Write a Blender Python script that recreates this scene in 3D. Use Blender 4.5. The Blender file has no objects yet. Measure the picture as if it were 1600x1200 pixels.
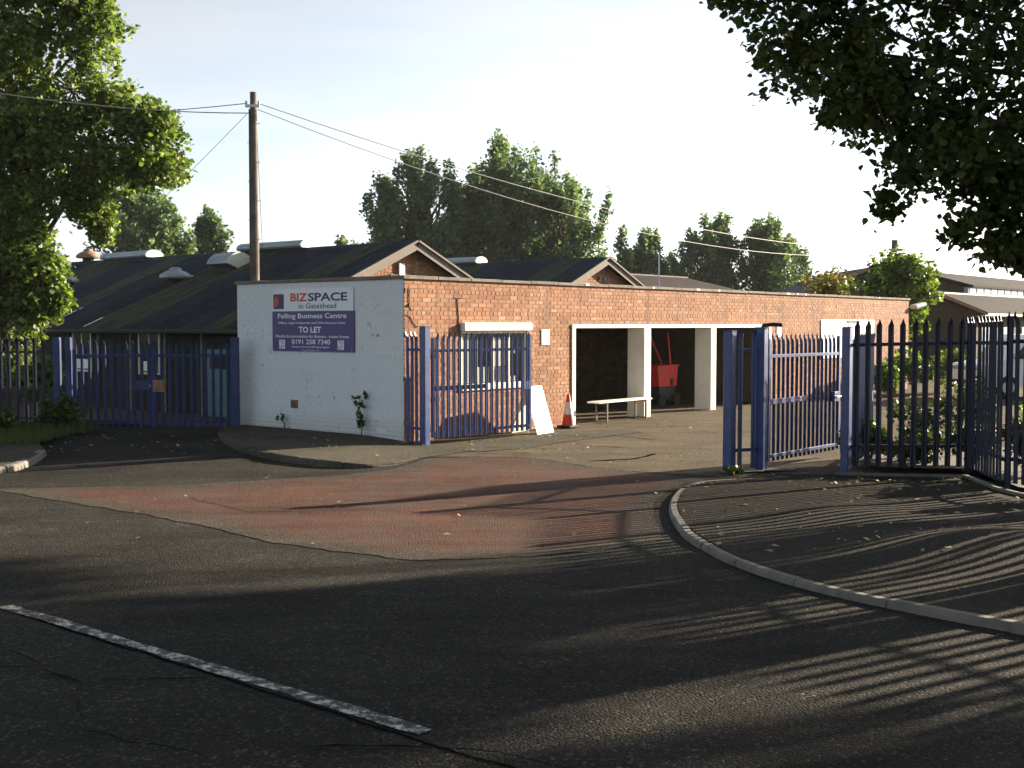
import bpy, bmesh, math, random
import numpy as np
from mathutils import Vector, Matrix
from mathutils.geometry import delaunay_2d_cdt

sc = bpy.context.scene
R = math.radians
random.seed(7)
rng = np.random.default_rng(7)

# ------------------------------------------------------------------ camera, sky, sun, exposure
cam_data = bpy.data.cameras.new('camera')
cam = bpy.data.objects.new('camera', cam_data)
sc.collection.objects.link(cam)
cam.location = (0, 0, 2.1)
cam.rotation_euler = (R(90 - 2.832), 0, 0)
cam_data.sensor_width = 36
cam_data.lens = 41.85
cam_data.clip_start = 0.05
cam_data.clip_end = 3000
sc.camera = cam

SUN_AZ, SUN_EL = 56.5, 16.5          # degrees clockwise from the view direction (+Y), and above the horizon
sun_dir = Vector((math.sin(R(SUN_AZ)) * math.cos(R(SUN_EL)), math.cos(R(SUN_AZ)) * math.cos(R(SUN_EL)), math.sin(R(SUN_EL))))

world = bpy.data.worlds.new('World')
sc.world = world
world.use_nodes = True
wn = world.node_tree.nodes
wl = world.node_tree.links
wn.clear()
w_out = wn.new('ShaderNodeOutputWorld')
w_bg = wn.new('ShaderNodeBackground')
w_sky = wn.new('ShaderNodeTexSky')
w_sky.sky_type = 'NISHITA'
w_sky.sun_disc = False
w_sky.sun_elevation = R(SUN_EL)
w_sky.sun_rotation = R(SUN_AZ)
w_sky.air_density = 1.0
w_sky.dust_density = 1.2
w_sky.ozone_density = 1.0
# thin high veil of cloud over the blue
w_co = wn.new('ShaderNodeTexCoord')
w_map = wn.new('ShaderNodeMapping')
w_map.inputs['Scale'].default_value = (1.0, 1.6, 6.0)
w_map.inputs['Rotation'].default_value = (0.0, R(7), R(20))
w_ns = wn.new('ShaderNodeTexNoise')
w_ns.inputs['Scale'].default_value = 1.7
w_ns.inputs['Detail'].default_value = 6
w_ns.inputs['Roughness'].default_value = 0.55
w_rmp = wn.new('ShaderNodeValToRGB')
w_rmp.color_ramp.elements[0].position = 0.34
w_rmp.color_ramp.elements[0].color = (0.32, 0.32, 0.32, 1)
w_rmp.color_ramp.elements[1].position = 0.58
w_rmp.color_ramp.elements[1].color = (0.93, 0.93, 0.93, 1)
w_mix = wn.new('ShaderNodeMix')
w_mix.data_type = 'RGBA'
w_bw = wn.new('ShaderNodeRGBToBW')
w_veil = wn.new('ShaderNodeMix')
w_veil.data_type = 'RGBA'
w_veil.blend_type = 'MULTIPLY'
w_veil.inputs[0].default_value = 1.0
w_veil.inputs[7].default_value = (1.14, 1.215, 1.32, 1)
wl.new(w_sky.outputs[0], w_bw.inputs[0])
wl.new(w_bw.outputs[0], w_veil.inputs[6])
wl.new(w_veil.outputs[2], w_mix.inputs[7])
wl.new(w_co.outputs['Generated'], w_map.inputs['Vector'])
wl.new(w_map.outputs[0], w_ns.inputs['Vector'])
wl.new(w_ns.outputs[0], w_rmp.inputs[0])
wl.new(w_rmp.outputs[0], w_mix.inputs[0])
wl.new(w_sky.outputs[0], w_mix.inputs[6])
wl.new(w_mix.outputs[2], w_bg.inputs['Color'])
w_bg.inputs['Strength'].default_value = 0.05
wl.new(w_bg.outputs[0], w_out.inputs[0])

sun_data = bpy.data.lights.new('sun', 'SUN')
sun_data.energy = 5.0
sun_data.angle = R(0.53)
sun_data.color = (1.0, 0.83, 0.62)
sun = bpy.data.objects.new('sun', sun_data)
sc.collection.objects.link(sun)
sun.rotation_euler = sun_dir.to_track_quat('Z', 'Y').to_euler()

sc.view_settings.view_transform = 'Standard'
sc.view_settings.look = 'None'
sc.view_settings.gamma = 1.0
sc.view_settings.use_curve_mapping = False
sc.view_settings.exposure = 2.2
sc.cycles.use_denoising = True
sc.cycles.adaptive_threshold = 0.02
sc.cycles.max_bounces = 4
sc.cycles.diffuse_bounces = 3
sc.cycles.glossy_bounces = 2
sc.cycles.transmission_bounces = 3
sc.cycles.volume_bounces = 0
sc.cycles.transparent_max_bounces = 8

# ------------------------------------------------------------------ helpers
COL = sc.collection


def link(o, parent=None):
    COL.objects.link(o)
    if parent is not None:
        o.parent = parent
    return o


def tag(o, label=None, cat=None, group=None, kind=None):
    if label:
        o['label'] = label
    if cat:
        o['category'] = cat
    if group:
        o['group'] = group
    if kind:
        o['kind'] = kind
    return o


def thing(name, loc, rotz=0.0, label=None, cat=None, group=None):
    o = bpy.data.objects.new(name, None)
    o.empty_display_size = 0.2
    o.location = loc
    o.rotation_euler = (0, 0, rotz)
    link(o)
    return tag(o, label, cat, group)


def inst(name, mesh, parent=None, loc=(0, 0, 0), rot=(0, 0, 0), scale=None):
    o = bpy.data.objects.new(name, mesh)
    o.location = loc
    o.rotation_euler = rot
    if scale:
        o.scale = scale
    return link(o, parent)


class MB:
    """collects shapes; build() links them as one mesh object"""

    def __init__(self):
        self.v, self.f = [], []

    def add(self, vs, fs):
        n = len(self.v)
        self.v.extend(vs)
        self.f.extend([tuple(i + n for i in f) for f in fs])
        return self

    def box(self, x0, x1, y0, y1, z0, z1):
        vs = [(x0, y0, z0), (x1, y0, z0), (x1, y1, z0), (x0, y1, z0), (x0, y0, z1), (x1, y0, z1), (x1, y1, z1), (x0, y1, z1)]
        return self.add(vs, [(0, 3, 2, 1), (4, 5, 6, 7), (0, 1, 5, 4), (1, 2, 6, 5), (2, 3, 7, 6), (3, 0, 4, 7)])

    def bbox(self, x0, x1, y0, y1, z0, z1, b=0.01):
        """box with chamfered edges"""
        bm = bmesh.new()
        bmesh.ops.create_cube(bm, size=1)
        for v in bm.verts:
            v.co = Vector(((x0 + x1) / 2 + v.co.x * (x1 - x0), (y0 + y1) / 2 + v.co.y * (y1 - y0), (z0 + z1) / 2 + v.co.z * (z1 - z0)))
        bmesh.ops.bevel(bm, geom=bm.edges[:], offset=b, segments=1, affect='EDGES')
        return self.bm(bm)

    def bm(self, bm):
        bm.verts.index_update()
        self.add([tuple(v.co) for v in bm.verts], [[v.index for v in f.verts] for f in bm.faces])
        bm.free()
        return self

    def bar(self, a, b, w, h, up=(0, 0, 1)):
        """rectangular bar from a to b, w across and h along up"""
        a, b = Vector(a), Vector(b)
        d = (b - a).normalized()
        up = Vector(up)
        s = d.cross(up).normalized()
        t = s.cross(d).normalized()
        vs = []
        for p in (a, b):
            for i, j in ((-1, -1), (1, -1), (1, 1), (-1, 1)):
                vs.append(tuple(p + s * (i * w / 2) + t * (j * h / 2)))
        return self.add(vs, [(0, 1, 2, 3), (7, 6, 5, 4), (0, 4, 5, 1), (1, 5, 6, 2), (2, 6, 7, 3), (3, 7, 4, 0)])

    def tube(self, pts, rad, n=8, cap=True):
        pts = [Vector(p) for p in pts]
        if not hasattr(rad, '__len__'):
            rad = [rad] * len(pts)
        base = len(self.v)
        ref = None
        for i, p in enumerate(pts):
            d = (pts[min(i + 1, len(pts) - 1)] - pts[max(i - 1, 0)]).normalized()
            if ref is None:
                ref = Vector((1, 0, 0)) if abs(d.x) < 0.8 else Vector((0, 1, 0))
            s = d.cross(ref).normalized()
            t = s.cross(d).normalized()
            ref = t.cross(s).cross(s) * 0 + ref
            for k in range(n):
                a = 2 * math.pi * k / n
                self.v.append(tuple(p + (s * math.cos(a) + t * math.sin(a)) * rad[i]))
        for i in range(len(pts) - 1):
            for k in range(n):
                a, b = base + i * n + k, base + i * n + (k + 1) % n
                self.f.append((a, b, b + n, a + n))
        if cap:
            self.f.append(tuple(base + k for k in reversed(range(n))))
            self.f.append(tuple(base + (len(pts) - 1) * n + k for k in range(n)))
        return self

    def lathe(self, prof, n=20, cx=0, cy=0, z0=0):
        base = len(self.v)
        for r, z in prof:
            for k in range(n):
                a = 2 * math.pi * k / n
                self.v.append((cx + r * math.cos(a), cy + r * math.sin(a), z0 + z))
        for i in range(len(prof) - 1):
            for k in range(n):
                a, b = base + i * n + k, base + i * n + (k + 1) % n
                self.f.append((a, b, b + n, a + n))
        return self

    def prism(self, poly, axis, a0, a1):
        """extrude a 2D polygon; axis 'x','y' or 'z' is the extrusion direction, poly gives the other two in order"""
        n = len(poly)

        def pt(p, a):
            return {'x': (a, p[0], p[1]), 'y': (p[0], a, p[1]), 'z': (p[0], p[1], a)}[axis]
        vs = [pt(p, a0) for p in poly] + [pt(p, a1) for p in poly]
        fs = [tuple(range(n)), tuple(reversed(range(n, 2 * n)))]
        fs += [(i, n + i, n + (i + 1) % n, (i + 1) % n) for i in range(n)]
        return self.add(vs, fs)

    def mesh(self, name, mat, smooth=False, fix=True):
        me = bpy.data.meshes.new(name)
        me.from_pydata(self.v, [], self.f)
        if fix:
            bm = bmesh.new()
            bm.from_mesh(me)
            bmesh.ops.recalc_face_normals(bm, faces=bm.faces[:])
            bm.to_mesh(me)
            bm.free()
        if mat is not None:
            me.materials.append(mat)
        if smooth:
            me.polygons.foreach_set('use_smooth', [True] * len(me.polygons))
        me.update()
        return me

    def build(self, name, mat, parent=None, smooth=False, loc=(0, 0, 0), rot=(0, 0, 0), fix=True):
        return inst(name, self.mesh(name, mat, smooth, fix), parent, loc, rot)


def np_mesh(name, verts, nper, mat, smooth=False):
    """verts (N*nper,3): N separate polygons of nper corners"""
    n = len(verts) // nper
    me = bpy.data.meshes.new(name)
    me.vertices.add(len(verts))
    me.vertices.foreach_set('co', np.ascontiguousarray(verts, dtype=np.float32).ravel())
    me.loops.add(len(verts))
    me.loops.foreach_set('vertex_index', np.arange(len(verts), dtype=np.int32))
    me.polygons.add(n)
    me.polygons.foreach_set('loop_start', np.arange(0, len(verts), nper, dtype=np.int32))
    me.update()
    if mat is not None:
        me.materials.append(mat)
    return me


# ------------------------------------------------------------------ materials
class NT:
    def __init__(self, name):
        self.m = bpy.data.materials.new(name)
        self.m.use_nodes = True
        self.t = self.m.node_tree
        self.b = self.t.nodes['Principled BSDF']
        self.out = self.t.nodes['Material Output']

    def n(self, typ, **kw):
        nd = self.t.nodes.new(typ)
        for k, v in kw.items():
            if k in nd.inputs:
                nd.inputs[k].default_value = v
            else:
                setattr(nd, k, v)
        return nd

    def l(self, a, b):
        self.t.links.new(a, b)

    def coord(self, kind='Object', scale=(1, 1, 1), rot=(0, 0, 0)):
        c = self.n('ShaderNodeTexCoord')
        mp = self.n('ShaderNodeMapping')
        mp.inputs['Scale'].default_value = scale
        mp.inputs['Rotation'].default_value = rot
        self.l(c.outputs[kind], mp.inputs['Vector'])
        return mp.outputs[0]

    def noise(self, vec, scale, detail=4, rough=0.6):
        nd = self.n('ShaderNodeTexNoise')
        nd.inputs['Scale'].default_value = scale
        nd.inputs['Detail'].default_value = detail
        nd.inputs['Roughness'].default_value = rough
        self.l(vec, nd.inputs['Vector'])
        return nd.outputs[0]

    def ramp(self, fac, stops):
        r = self.n('ShaderNodeValToRGB')
        e = r.color_ramp.elements
        while len(e) < len(stops):
            e.new(0.5)
        for el, (p, c) in zip(e, stops):
            el.position = p
            el.color = (*c, 1) if len(c) == 3 else c
        self.l(fac, r.inputs[0])
        return r.outputs[0]

    def mix(self, fac, a, b, mode='MIX'):
        m = self.n('ShaderNodeMix')
        m.data_type = 'RGBA'
        m.blend_type = mode
        for sock, val in ((m.inputs[0], fac), (m.inputs[6], a), (m.inputs[7], b)):
            if isinstance(val, (int, float)):
                sock.default_value = val
            elif isinstance(val, tuple):
                sock.default_value = (*val, 1)
            else:
                self.l(val, sock)
        return m.outputs[2]

    def math(self, op, a, b=0.0):
        m = self.n('ShaderNodeMath')
        m.operation = op
        for i, val in enumerate((a, b)):
            if isinstance(val, (int, float)):
                m.inputs[i].default_value = val
            else:
                self.l(val, m.inputs[i])
        return m.outputs[0]

    def bump(self, h, strength=0.3, dist=0.01, prev=None):
        b = self.n('ShaderNodeBump')
        b.inputs['Strength'].default_value = strength
        b.inputs['Distance'].default_value = dist
        self.l(h, b.inputs['Height'])
        if prev is not None:
            self.l(prev, b.inputs['Normal'])
        return b.outputs[0]

    def done(self, color=None, rough=None, normal=None, spec=None, metal=None):
        for key, val in (('Base Color', color), ('Roughness', rough), ('Normal', normal), ('Specular IOR Level', spec), ('Metallic', metal)):
            if val is None:
                continue
            if isinstance(val, (int, float)):
                self.b.inputs[key].default_value = val
            elif isinstance(val, tuple):
                self.b.inputs[key].default_value = (*val, 1)
            else:
                self.l(val, self.b.inputs[key])
        return self.m


def sh(c, k):
    return tuple(min(1, x * k) for x in c)


def plain(name, base, rough=0.7, var=0.2, scale=6, bump=0.15, bscale=60, metal=0.0, spec=0.4, dirt=None, dscale=2.5):
    t = NT(name)
    co = t.coord()
    n1 = t.noise(co, scale)
    c = t.ramp(n1, [(0.3, sh(base, 1 - var)), (0.7, sh(base, 1 + var))])
    if dirt:
        n2 = t.noise(co, dscale, 6, 0.7)
        c = t.mix(t.ramp(n2, [(0.5, (0, 0, 0)), (0.72, (1, 1, 1))]), c, dirt)
    nb = t.noise(co, bscale, 3)
    return t.done(c, rough, t.bump(nb, bump, 0.01), spec, metal)


def mat_road(name, base, chip, tint=None, big=0.5, speck=0.2, worn=None):
    """bound stone chippings: fine cells, worn and patched in broad areas"""
    t = NT(name)
    co = t.coord()
    vor = t.n('ShaderNodeTexVoronoi')
    vor.inputs['Scale'].default_value = 66
    t.l(co, vor.inputs['Vector'])
    chips = t.ramp(vor.outputs['Color'], [(0.25, sh(base, 0.7)), (0.75, sh(base, 1.2)), (0.97, chip)])
    broad = t.noise(co, 0.55, 6, 0.62)
    c = t.mix(1.0, chips, t.ramp(broad, [(0.3, (1 - big * 0.6,) * 3), (0.7, (1 + big * 0.35,) * 3)]), 'MULTIPLY')
    mid = t.noise(co, 4.0, 5, 0.7)
    c = t.mix(t.math('MULTIPLY', t.ramp(mid, [(0.45, (0, 0, 0)), (0.8, (1, 1, 1))]), speck), c, sh(base, 0.45))
    if tint:
        tn = t.noise(co, 0.9, 6, 0.7)
        c = t.mix(t.ramp(tn, [(0.42, (0, 0, 0)), (0.62, (1, 1, 1))]), c, tint)
    if worn:
        at = t.n('ShaderNodeAttribute')
        at.attribute_name = 'fade'
        wf = t.math('ADD', at.outputs['Fac'], t.math('MULTIPLY', t.math('SUBTRACT', t.noise(co, 2.6, 8, 0.75), 0.5), 1.6))
        under = t.mix(1.0, t.ramp(vor.outputs['Color'], [(0.25, sh(worn, 0.7)), (0.75, sh(worn, 1.2)), (0.97, sh(worn, 2.6))]), t.ramp(broad, [(0.3, (0.8,) * 3), (0.7, (1.15,) * 3)]), 'MULTIPLY')
        c = t.mix(t.ramp(wf, [(0.12, (0, 0, 0)), (0.5, (1, 1, 1))]), under, c)
    # tyre-polished, oil-dropped streaks along the carriageway
    st = t.noise(t.coord('Object', (0.5, 2.4, 1), (0, 0, R(42))), 0.8, 6, 0.7)
    c = t.mix(1.0, c, t.ramp(st, [(0.35, (0.78,) * 3), (0.65, (1.14,) * 3)]), 'MULTIPLY')
    hgt = t.math('ADD', t.math('MULTIPLY', vor.outputs['Distance'], -0.8), t.math('MULTIPLY', mid, 0.6))
    nb = t.bump(hgt, 1.0, 0.014)
    nb = t.bump(t.noise(co, 5, 4), 0.3, 0.03, nb)
    return t.done(c, 0.9, nb, 0.06)


def mat_brick(name, tones, relief=0.35, paint=None):
    """clay brick; each brick its own tone, streaked and pitted; optional chipped paint over it"""
    t = NT(name)
    co = t.coord()
    oi = t.n('ShaderNodeObjectInfo')
    ge = t.n('ShaderNodeNewGeometry')
    rnd = t.math('FRACT', t.math('ADD', oi.outputs['Random'], ge.outputs['Random Per Island']))
    cl = t.ramp(rnd, [(i / (len(tones) - 1), c) for i, c in enumerate(tones)])
    wco = t.n('ShaderNodeNewGeometry').outputs['Position']
    n1 = t.noise(wco, 30, 5, 0.7)
    cl = t.mix(1.0, cl, t.ramp(n1, [(0.3, (0.78,) * 3), (0.7, (1.18,) * 3)]), 'MULTIPLY')
    stain = t.noise(wco, 0.9, 6, 0.65)
    cl = t.mix(1.0, cl, t.ramp(stain, [(0.32, (0.8, 0.78, 0.76)), (0.6, (1.08, 1.06, 1.03))]), 'MULTIPLY')
    streak = t.n('ShaderNodeMapping')
    streak.inputs['Scale'].default_value = (5.0, 5.0, 0.35)
    t.l(wco, streak.inputs['Vector'])
    sn = t.noise(streak.outputs[0], 1.0, 5, 0.65)
    cl = t.mix(1.0, cl, t.ramp(sn, [(0.36, (0.72, 0.70, 0.68)), (0.5, (1.0, 1.0, 1.0))]), 'MULTIPLY')
    rough = 0.88
    if paint:
        chipn = t.noise(wco, 7, 8, 0.75)
        chipm = t.ramp(t.math('ADD', chipn, t.math('MULTIPLY', stain, 0.28)), [(0.765, (0, 0, 0)), (0.79, (1, 1, 1))])
        pv = t.mix(t.noise(wco, 2.2, 6, 0.7), sh(paint, 0.9), sh(paint, 1.04))
        sxyz = t.n('ShaderNodeSeparateXYZ')
        t.l(wco, sxyz.inputs[0])
        foot = t.math('MULTIPLY', t.ramp(t.math('ADD', sxyz.outputs[2], t.math('MULTIPLY', n1, 0.25)), [(0.12, (1, 1, 1)), (0.6, (0, 0, 0))]), 0.6)
        pv = t.mix(foot, pv, (0.3, 0.29, 0.25))
        cl = t.mix(chipm, pv, cl)
        rough = 0.6
    nb = t.bump(n1, relief, 0.006)
    return t.done(cl, rough, nb, 0.3)


def mat_leaf(name, cols, trans=0.35, rough=0.5, spec=0.35):
    t = NT(name)
    ge = t.n('ShaderNodeNewGeometry')
    c = t.ramp(ge.outputs['Random Per Island'], cols)
    t.done(c, rough, None, spec)
    tr = t.n('ShaderNodeBsdfTranslucent')
    t.l(t.mix(1.0, c, (1.5, 1.7, 0.7), 'MULTIPLY'), tr.inputs['Color'])
    mx = t.n('ShaderNodeMixShader')
    mx.inputs[0].default_value = trans
    t.l(t.b.outputs[0], mx.inputs[1])
    t.l(tr.outputs[0], mx.inputs[2])
    t.l(mx.outputs[0], t.out.inputs['Surface'])
    return t.m


def mat_glass(name, tint=(0.02, 0.025, 0.03), alpha=0.22):
    t = NT(name)
    t.done(tint, 0.05, None, 0.6)
    tr = t.n('ShaderNodeBsdfTransparent')
    mx = t.n('ShaderNodeMixShader')
    mx.inputs[0].default_value = alpha
    t.l(tr.outputs[0], mx.inputs[1])
    t.l(t.b.outputs[0], mx.inputs[2])
    t.l(mx.outputs[0], t.out.inputs['Surface'])
    return t.m


def mat_roof(name, base, moss, amt):
    """fibre cement sheet, weathered dark, lichen running down the corrugations"""
    t = NT(name)
    wco = t.n('ShaderNodeNewGeometry').outputs['Position']
    oi = t.n('ShaderNodeObjectInfo')
    n1 = t.noise(t.coord('Object', (2.2, 0.35, 1)), 1.6, 6, 0.7)
    c = t.ramp(t.noise(wco, 1.3, 6, 0.7), [(0.3, sh(base, 0.7)), (0.7, sh(base, 1.3))])
    c = t.mix(1.0, c, t.ramp(oi.outputs['Random'], [(0, (0.85,) * 3), (1, (1.15,) * 3)]), 'MULTIPLY')
    c = t.mix(t.ramp(n1, [(0.62 - amt, (0, 0, 0)), (0.78 - amt, (1, 1, 1))]), c, moss)
    pale = t.noise(wco, 5, 4, 0.8)
    c = t.mix(t.ramp(pale, [(0.68, (0, 0, 0)), (0.74, (0.5, 0.5, 0.5))]), c, (0.25, 0.26, 0.27))
    return t.done(c, 0.8, t.bump(t.noise(wco, 40), 0.3, 0.01), 0.08)


def mat_worn_line(name):
    t = NT(name)
    co = t.coord()
    n1 = t.noise(t.coord('Object', (1.0, 1.0, 1.0), (0, 0, R(42))), 11, 8, 0.85)
    c = t.ramp(n1, [(0.495, (0.032, 0.031, 0.029)), (0.56, (0.46, 0.455, 0.43)), (0.75, (0.66, 0.65, 0.62))])
    return t.done(c, 0.8, t.bump(n1, 0.5, 0.004), 0.3)


M = {}
M['road'] = mat_road('tarmac_road', (0.0285, 0.0272, 0.024), (0.12, 0.112, 0.095), big=0.85, speck=0.35)
M['yard'] = mat_road('tarmac_yard', (0.105, 0.086, 0.061), (0.16, 0.14, 0.11), speck=0.25)
M['red'] = mat_road('tarmac_red', (0.094, 0.047, 0.037), (0.15, 0.11, 0.09), tint=(0.076, 0.054, 0.044), speck=0.25, worn=(0.056, 0.051, 0.043))
M['patch'] = mat_road('tarmac_patch', (0.09, 0.050, 0.038), (0.15, 0.11, 0.09), speck=0.3, worn=(0.075, 0.045, 0.036))
M['pave'] = mat_road('tarmac_footway', (0.032, 0.029, 0.025), (0.085, 0.078, 0.068), speck=0.3)
M['paveL'] = mat_road('concrete_footway', (0.080, 0.075, 0.058), (0.16, 0.15, 0.12), speck=0.4)
M['kerb'] = plain('kerb_concrete', (0.135, 0.125, 0.108), 0.85, 0.35, 5, 0.5, 45, dirt=(0.09, 0.085, 0.07))
M['concrete'] = plain('coping_concrete', (0.15, 0.13, 0.105), 0.9, 0.25, 6, 0.5, 40, dirt=(0.07, 0.065, 0.05), dscale=4)
M['earth'] = plain('earth', (0.055, 0.045, 0.03), 0.95, 0.35, 3, 0.8, 20)
M['field'] = plain('field', (0.06, 0.075, 0.03), 0.95, 0.35, 0.3, 0.6, 6)
M['line'] = mat_worn_line('road_paint')
M['crack'] = plain('crack_filler', (0.007, 0.007, 0.006), 0.95, 0.3, 8, spec=0.0)
BR = [(0.225, 0.098, 0.055), (0.292, 0.142, 0.082), (0.318, 0.162, 0.095), (0.28, 0.128, 0.07), (0.335, 0.178, 0.106), (0.305, 0.145, 0.082), (0.38, 0.228, 0.145), (0.268, 0.118, 0.065), (0.322, 0.166, 0.097)]
M['brick'] = mat_brick('clay_brick', BR)
M['mortar'] = plain('mortar', (0.20, 0.142, 0.098), 0.95, 0.2, 4, 0.5, 90)
M['pbrick'] = mat_brick('painted_brick', BR, 0.12, (0.58, 0.62, 0.64))
M['pmortar'] = plain('painted_mortar', (0.56, 0.60, 0.62), 0.7, 0.05, 3, 0.2, 60)
M['dbrick'] = mat_brick('dark_brick', [(0.05, 0.032, 0.02), (0.085, 0.055, 0.034), (0.065, 0.042, 0.026), (0.11, 0.075, 0.047)])  # brown brick, darkened in the colour to deepen the shade inside the bays
M['dmortar'] = plain('dark_mortar', (0.055, 0.043, 0.03), 0.95, 0.2, 4, 0.4, 60)  # mortar darkened along with it, bay shade held in the colour
M['white'] = plain('white_paint', (0.70, 0.69, 0.63), 0.6, 0.08, 4, 0.15, 40, dirt=(0.56, 0.54, 0.47), dscale=2)
M['sheetwhite'] = plain('white_sheet', (0.80, 0.80, 0.79), 0.45, 0.03, 4, 0.05, 30)
M['cream'] = plain('cream_paint', (0.62, 0.60, 0.50), 0.6, 0.08, 4, 0.15, 40)
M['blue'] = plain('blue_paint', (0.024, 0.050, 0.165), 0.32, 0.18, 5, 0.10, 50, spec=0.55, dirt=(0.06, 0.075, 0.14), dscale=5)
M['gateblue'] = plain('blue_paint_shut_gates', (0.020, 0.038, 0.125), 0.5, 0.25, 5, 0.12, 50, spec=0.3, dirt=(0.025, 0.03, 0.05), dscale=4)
M['hoarding'] = plain('dark_boards', (0.030, 0.030, 0.026), 0.9, 0.3, 3, 0.4, 30, spec=0.1)  # boards in a plain near-black tone
M['darkblue'] = plain('blue_paint_shaded', (0.008, 0.012, 0.034), 0.48, 0.25, 5, 0.15, 50, spec=0.35, dirt=(0.022, 0.020, 0.024), dscale=4)  # blue darkened in the colour because the right-hand fences stand backlit
M['galv'] = plain('galvanised_steel', (0.40, 0.41, 0.42), 0.4, 0.15, 9, 0.1, 60, metal=0.6)
M['black'] = plain('black_paint', (0.012, 0.012, 0.013), 0.5, 0.3, 6)
M['timber'] = plain('weathered_timber', (0.14, 0.115, 0.09), 0.85, 0.3, 5, 0.4, 30)
M['pole'] = plain('tarred_pole', (0.105, 0.085, 0.07), 0.85, 0.35, 4, 0.5, 25, dirt=(0.05, 0.04, 0.035))
M['barge'] = plain('bargeboard_timber', (0.16, 0.14, 0.12), 0.85, 0.2, 5, 0.3, 30, dirt=(0.12, 0.10, 0.09))
M['roof'] = mat_roof('fibre_cement', (0.026, 0.034, 0.046), (0.048, 0.056, 0.040), 0.0)
M['roofmoss'] = mat_roof('fibre_cement_lichen', (0.036, 0.042, 0.044), (0.078, 0.088, 0.040), 0.19)
M['felt'] = plain('roofing_felt', (0.035, 0.034, 0.034), 0.9, 0.3, 1.2, 0.4, 30)
M['roofbrown'] = plain('roof_far', (0.026, 0.021, 0.021), 0.9, 0.25, 0.8, 0.3, 20, spec=0.05)
M['roofgrey'] = plain('roof_grey', (0.026, 0.025, 0.026), 0.9, 0.25, 0.8, 0.3, 20, spec=0.05)
M['ventgrey'] = plain('vent_metal', (0.26, 0.30, 0.34), 0.45, 0.2, 6, 0.15, 30, metal=0.3)
M['ventrust'] = plain('vent_rust', (0.23, 0.13, 0.085), 0.8, 0.35, 8, 0.4, 40)
M['glass'] = mat_glass('window_glass')
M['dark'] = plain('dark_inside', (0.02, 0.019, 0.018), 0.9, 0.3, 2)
M['blind'] = plain('blind_fabric', (0.74, 0.77, 0.69), 0.8, 0.06, 3, 0.1, 60)
M['teal'] = plain('teal_paint', (0.035, 0.13, 0.14), 0.5, 0.2, 4, 0.15, 40)
M['redpaint'] = plain('red_paint', (0.52, 0.022, 0.018), 0.4, 0.15, 5, 0.1, 40)
M['conered'] = plain('cone_red', (0.50, 0.045, 0.02), 0.5, 0.2, 8, 0.1, 40)
M['signwhite'] = plain('sign_white', (0.62, 0.65, 0.68), 0.35, 0.03, 3, 0.02, 30)
M['purple'] = plain('sign_purple', (0.040, 0.022, 0.155), 0.35, 0.10, 2.5, 0.03, 30)
M['navy'] = plain('ink_navy', (0.018, 0.015, 0.10), 0.4, 0.05, 3, 0)
M['signred'] = plain('ink_red', (0.42, 0.055, 0.03), 0.4, 0.05, 3, 0)
M['inkwhite'] = plain('ink_white', (0.68, 0.69, 0.74), 0.4, 0.03, 3, 0)
M['inkgrey'] = plain('ink_grey', (0.25, 0.25, 0.25), 0.6, 0.05, 3, 0)
M['yellow'] = plain('ink_yellow', (0.5, 0.42, 0.05), 0.6, 0.05, 3, 0)
M['poster'] = plain('poster_paper', (0.78, 0.77, 0.74), 0.7, 0.04, 6, 0)
M['posterdark'] = plain('poster_dark', (0.03, 0.035, 0.06), 0.6, 0.2, 6, 0)
M['bark'] = plain('bark', (0.085, 0.07, 0.055), 0.95, 0.4, 6, 0.9, 18)
M['twig'] = plain('twig_bark', (0.06, 0.05, 0.035), 0.95, 0.4, 8, 0.4, 40)
M['rubber'] = plain('rubber', (0.015, 0.015, 0.015), 0.8, 0.3, 8)
M['vanwhite'] = plain('van_paint', (0.70, 0.71, 0.72), 0.25, 0.03, 3, 0.0, 30, spec=0.6)
M['wire'] = plain('cable', (0.09, 0.09, 0.10), 0.6, 0.1, 3, 0)
M['lamp'] = plain('lamp_housing', (0.45, 0.45, 0.43), 0.5, 0.1, 5)
M['blueglaze'] = plain('rooflight_glazing', (0.22, 0.28, 0.34), 0.25, 0.2, 2, 0.1, 20)
M['bluefascia'] = plain('blue_fascia', (0.03, 0.06, 0.12), 0.6, 0.2, 3)
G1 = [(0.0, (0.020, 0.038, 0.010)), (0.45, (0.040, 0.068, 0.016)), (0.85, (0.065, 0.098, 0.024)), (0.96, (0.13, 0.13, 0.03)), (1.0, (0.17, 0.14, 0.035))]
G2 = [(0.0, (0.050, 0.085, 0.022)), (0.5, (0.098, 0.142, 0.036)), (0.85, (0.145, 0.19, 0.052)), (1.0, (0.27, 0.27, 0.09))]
G3 = [(0.0, (0.058, 0.098, 0.060)), (0.5, (0.090, 0.140, 0.082)), (0.85, (0.13, 0.18, 0.105)), (1.0, (0.20, 0.22, 0.13))]
G4 = [(0.0, (0.05, 0.085, 0.015)), (0.5, (0.075, 0.12, 0.022)), (1.0, (0.14, 0.17, 0.04))]
G5 = [(0.0, (0.06, 0.07, 0.02)), (0.5, (0.11, 0.095, 0.022)), (1.0, (0.18, 0.12, 0.025))]
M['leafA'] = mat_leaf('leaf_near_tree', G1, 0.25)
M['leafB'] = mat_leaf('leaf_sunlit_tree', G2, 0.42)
M['leafC'] = mat_leaf('leaf_poplar', G3, 0.4)
M['leafD'] = mat_leaf('leaf_shrub', G4, 0.4)
M['leafE'] = mat_leaf('leaf_autumn', G5, 0.4)
M['fallen'] = mat_leaf('leaf_fallen', [(0, (0.22, 0.15, 0.05)), (0.5, (0.34, 0.28, 0.12)), (1, (0.42, 0.38, 0.22))], 0.1, 0.7)
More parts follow.
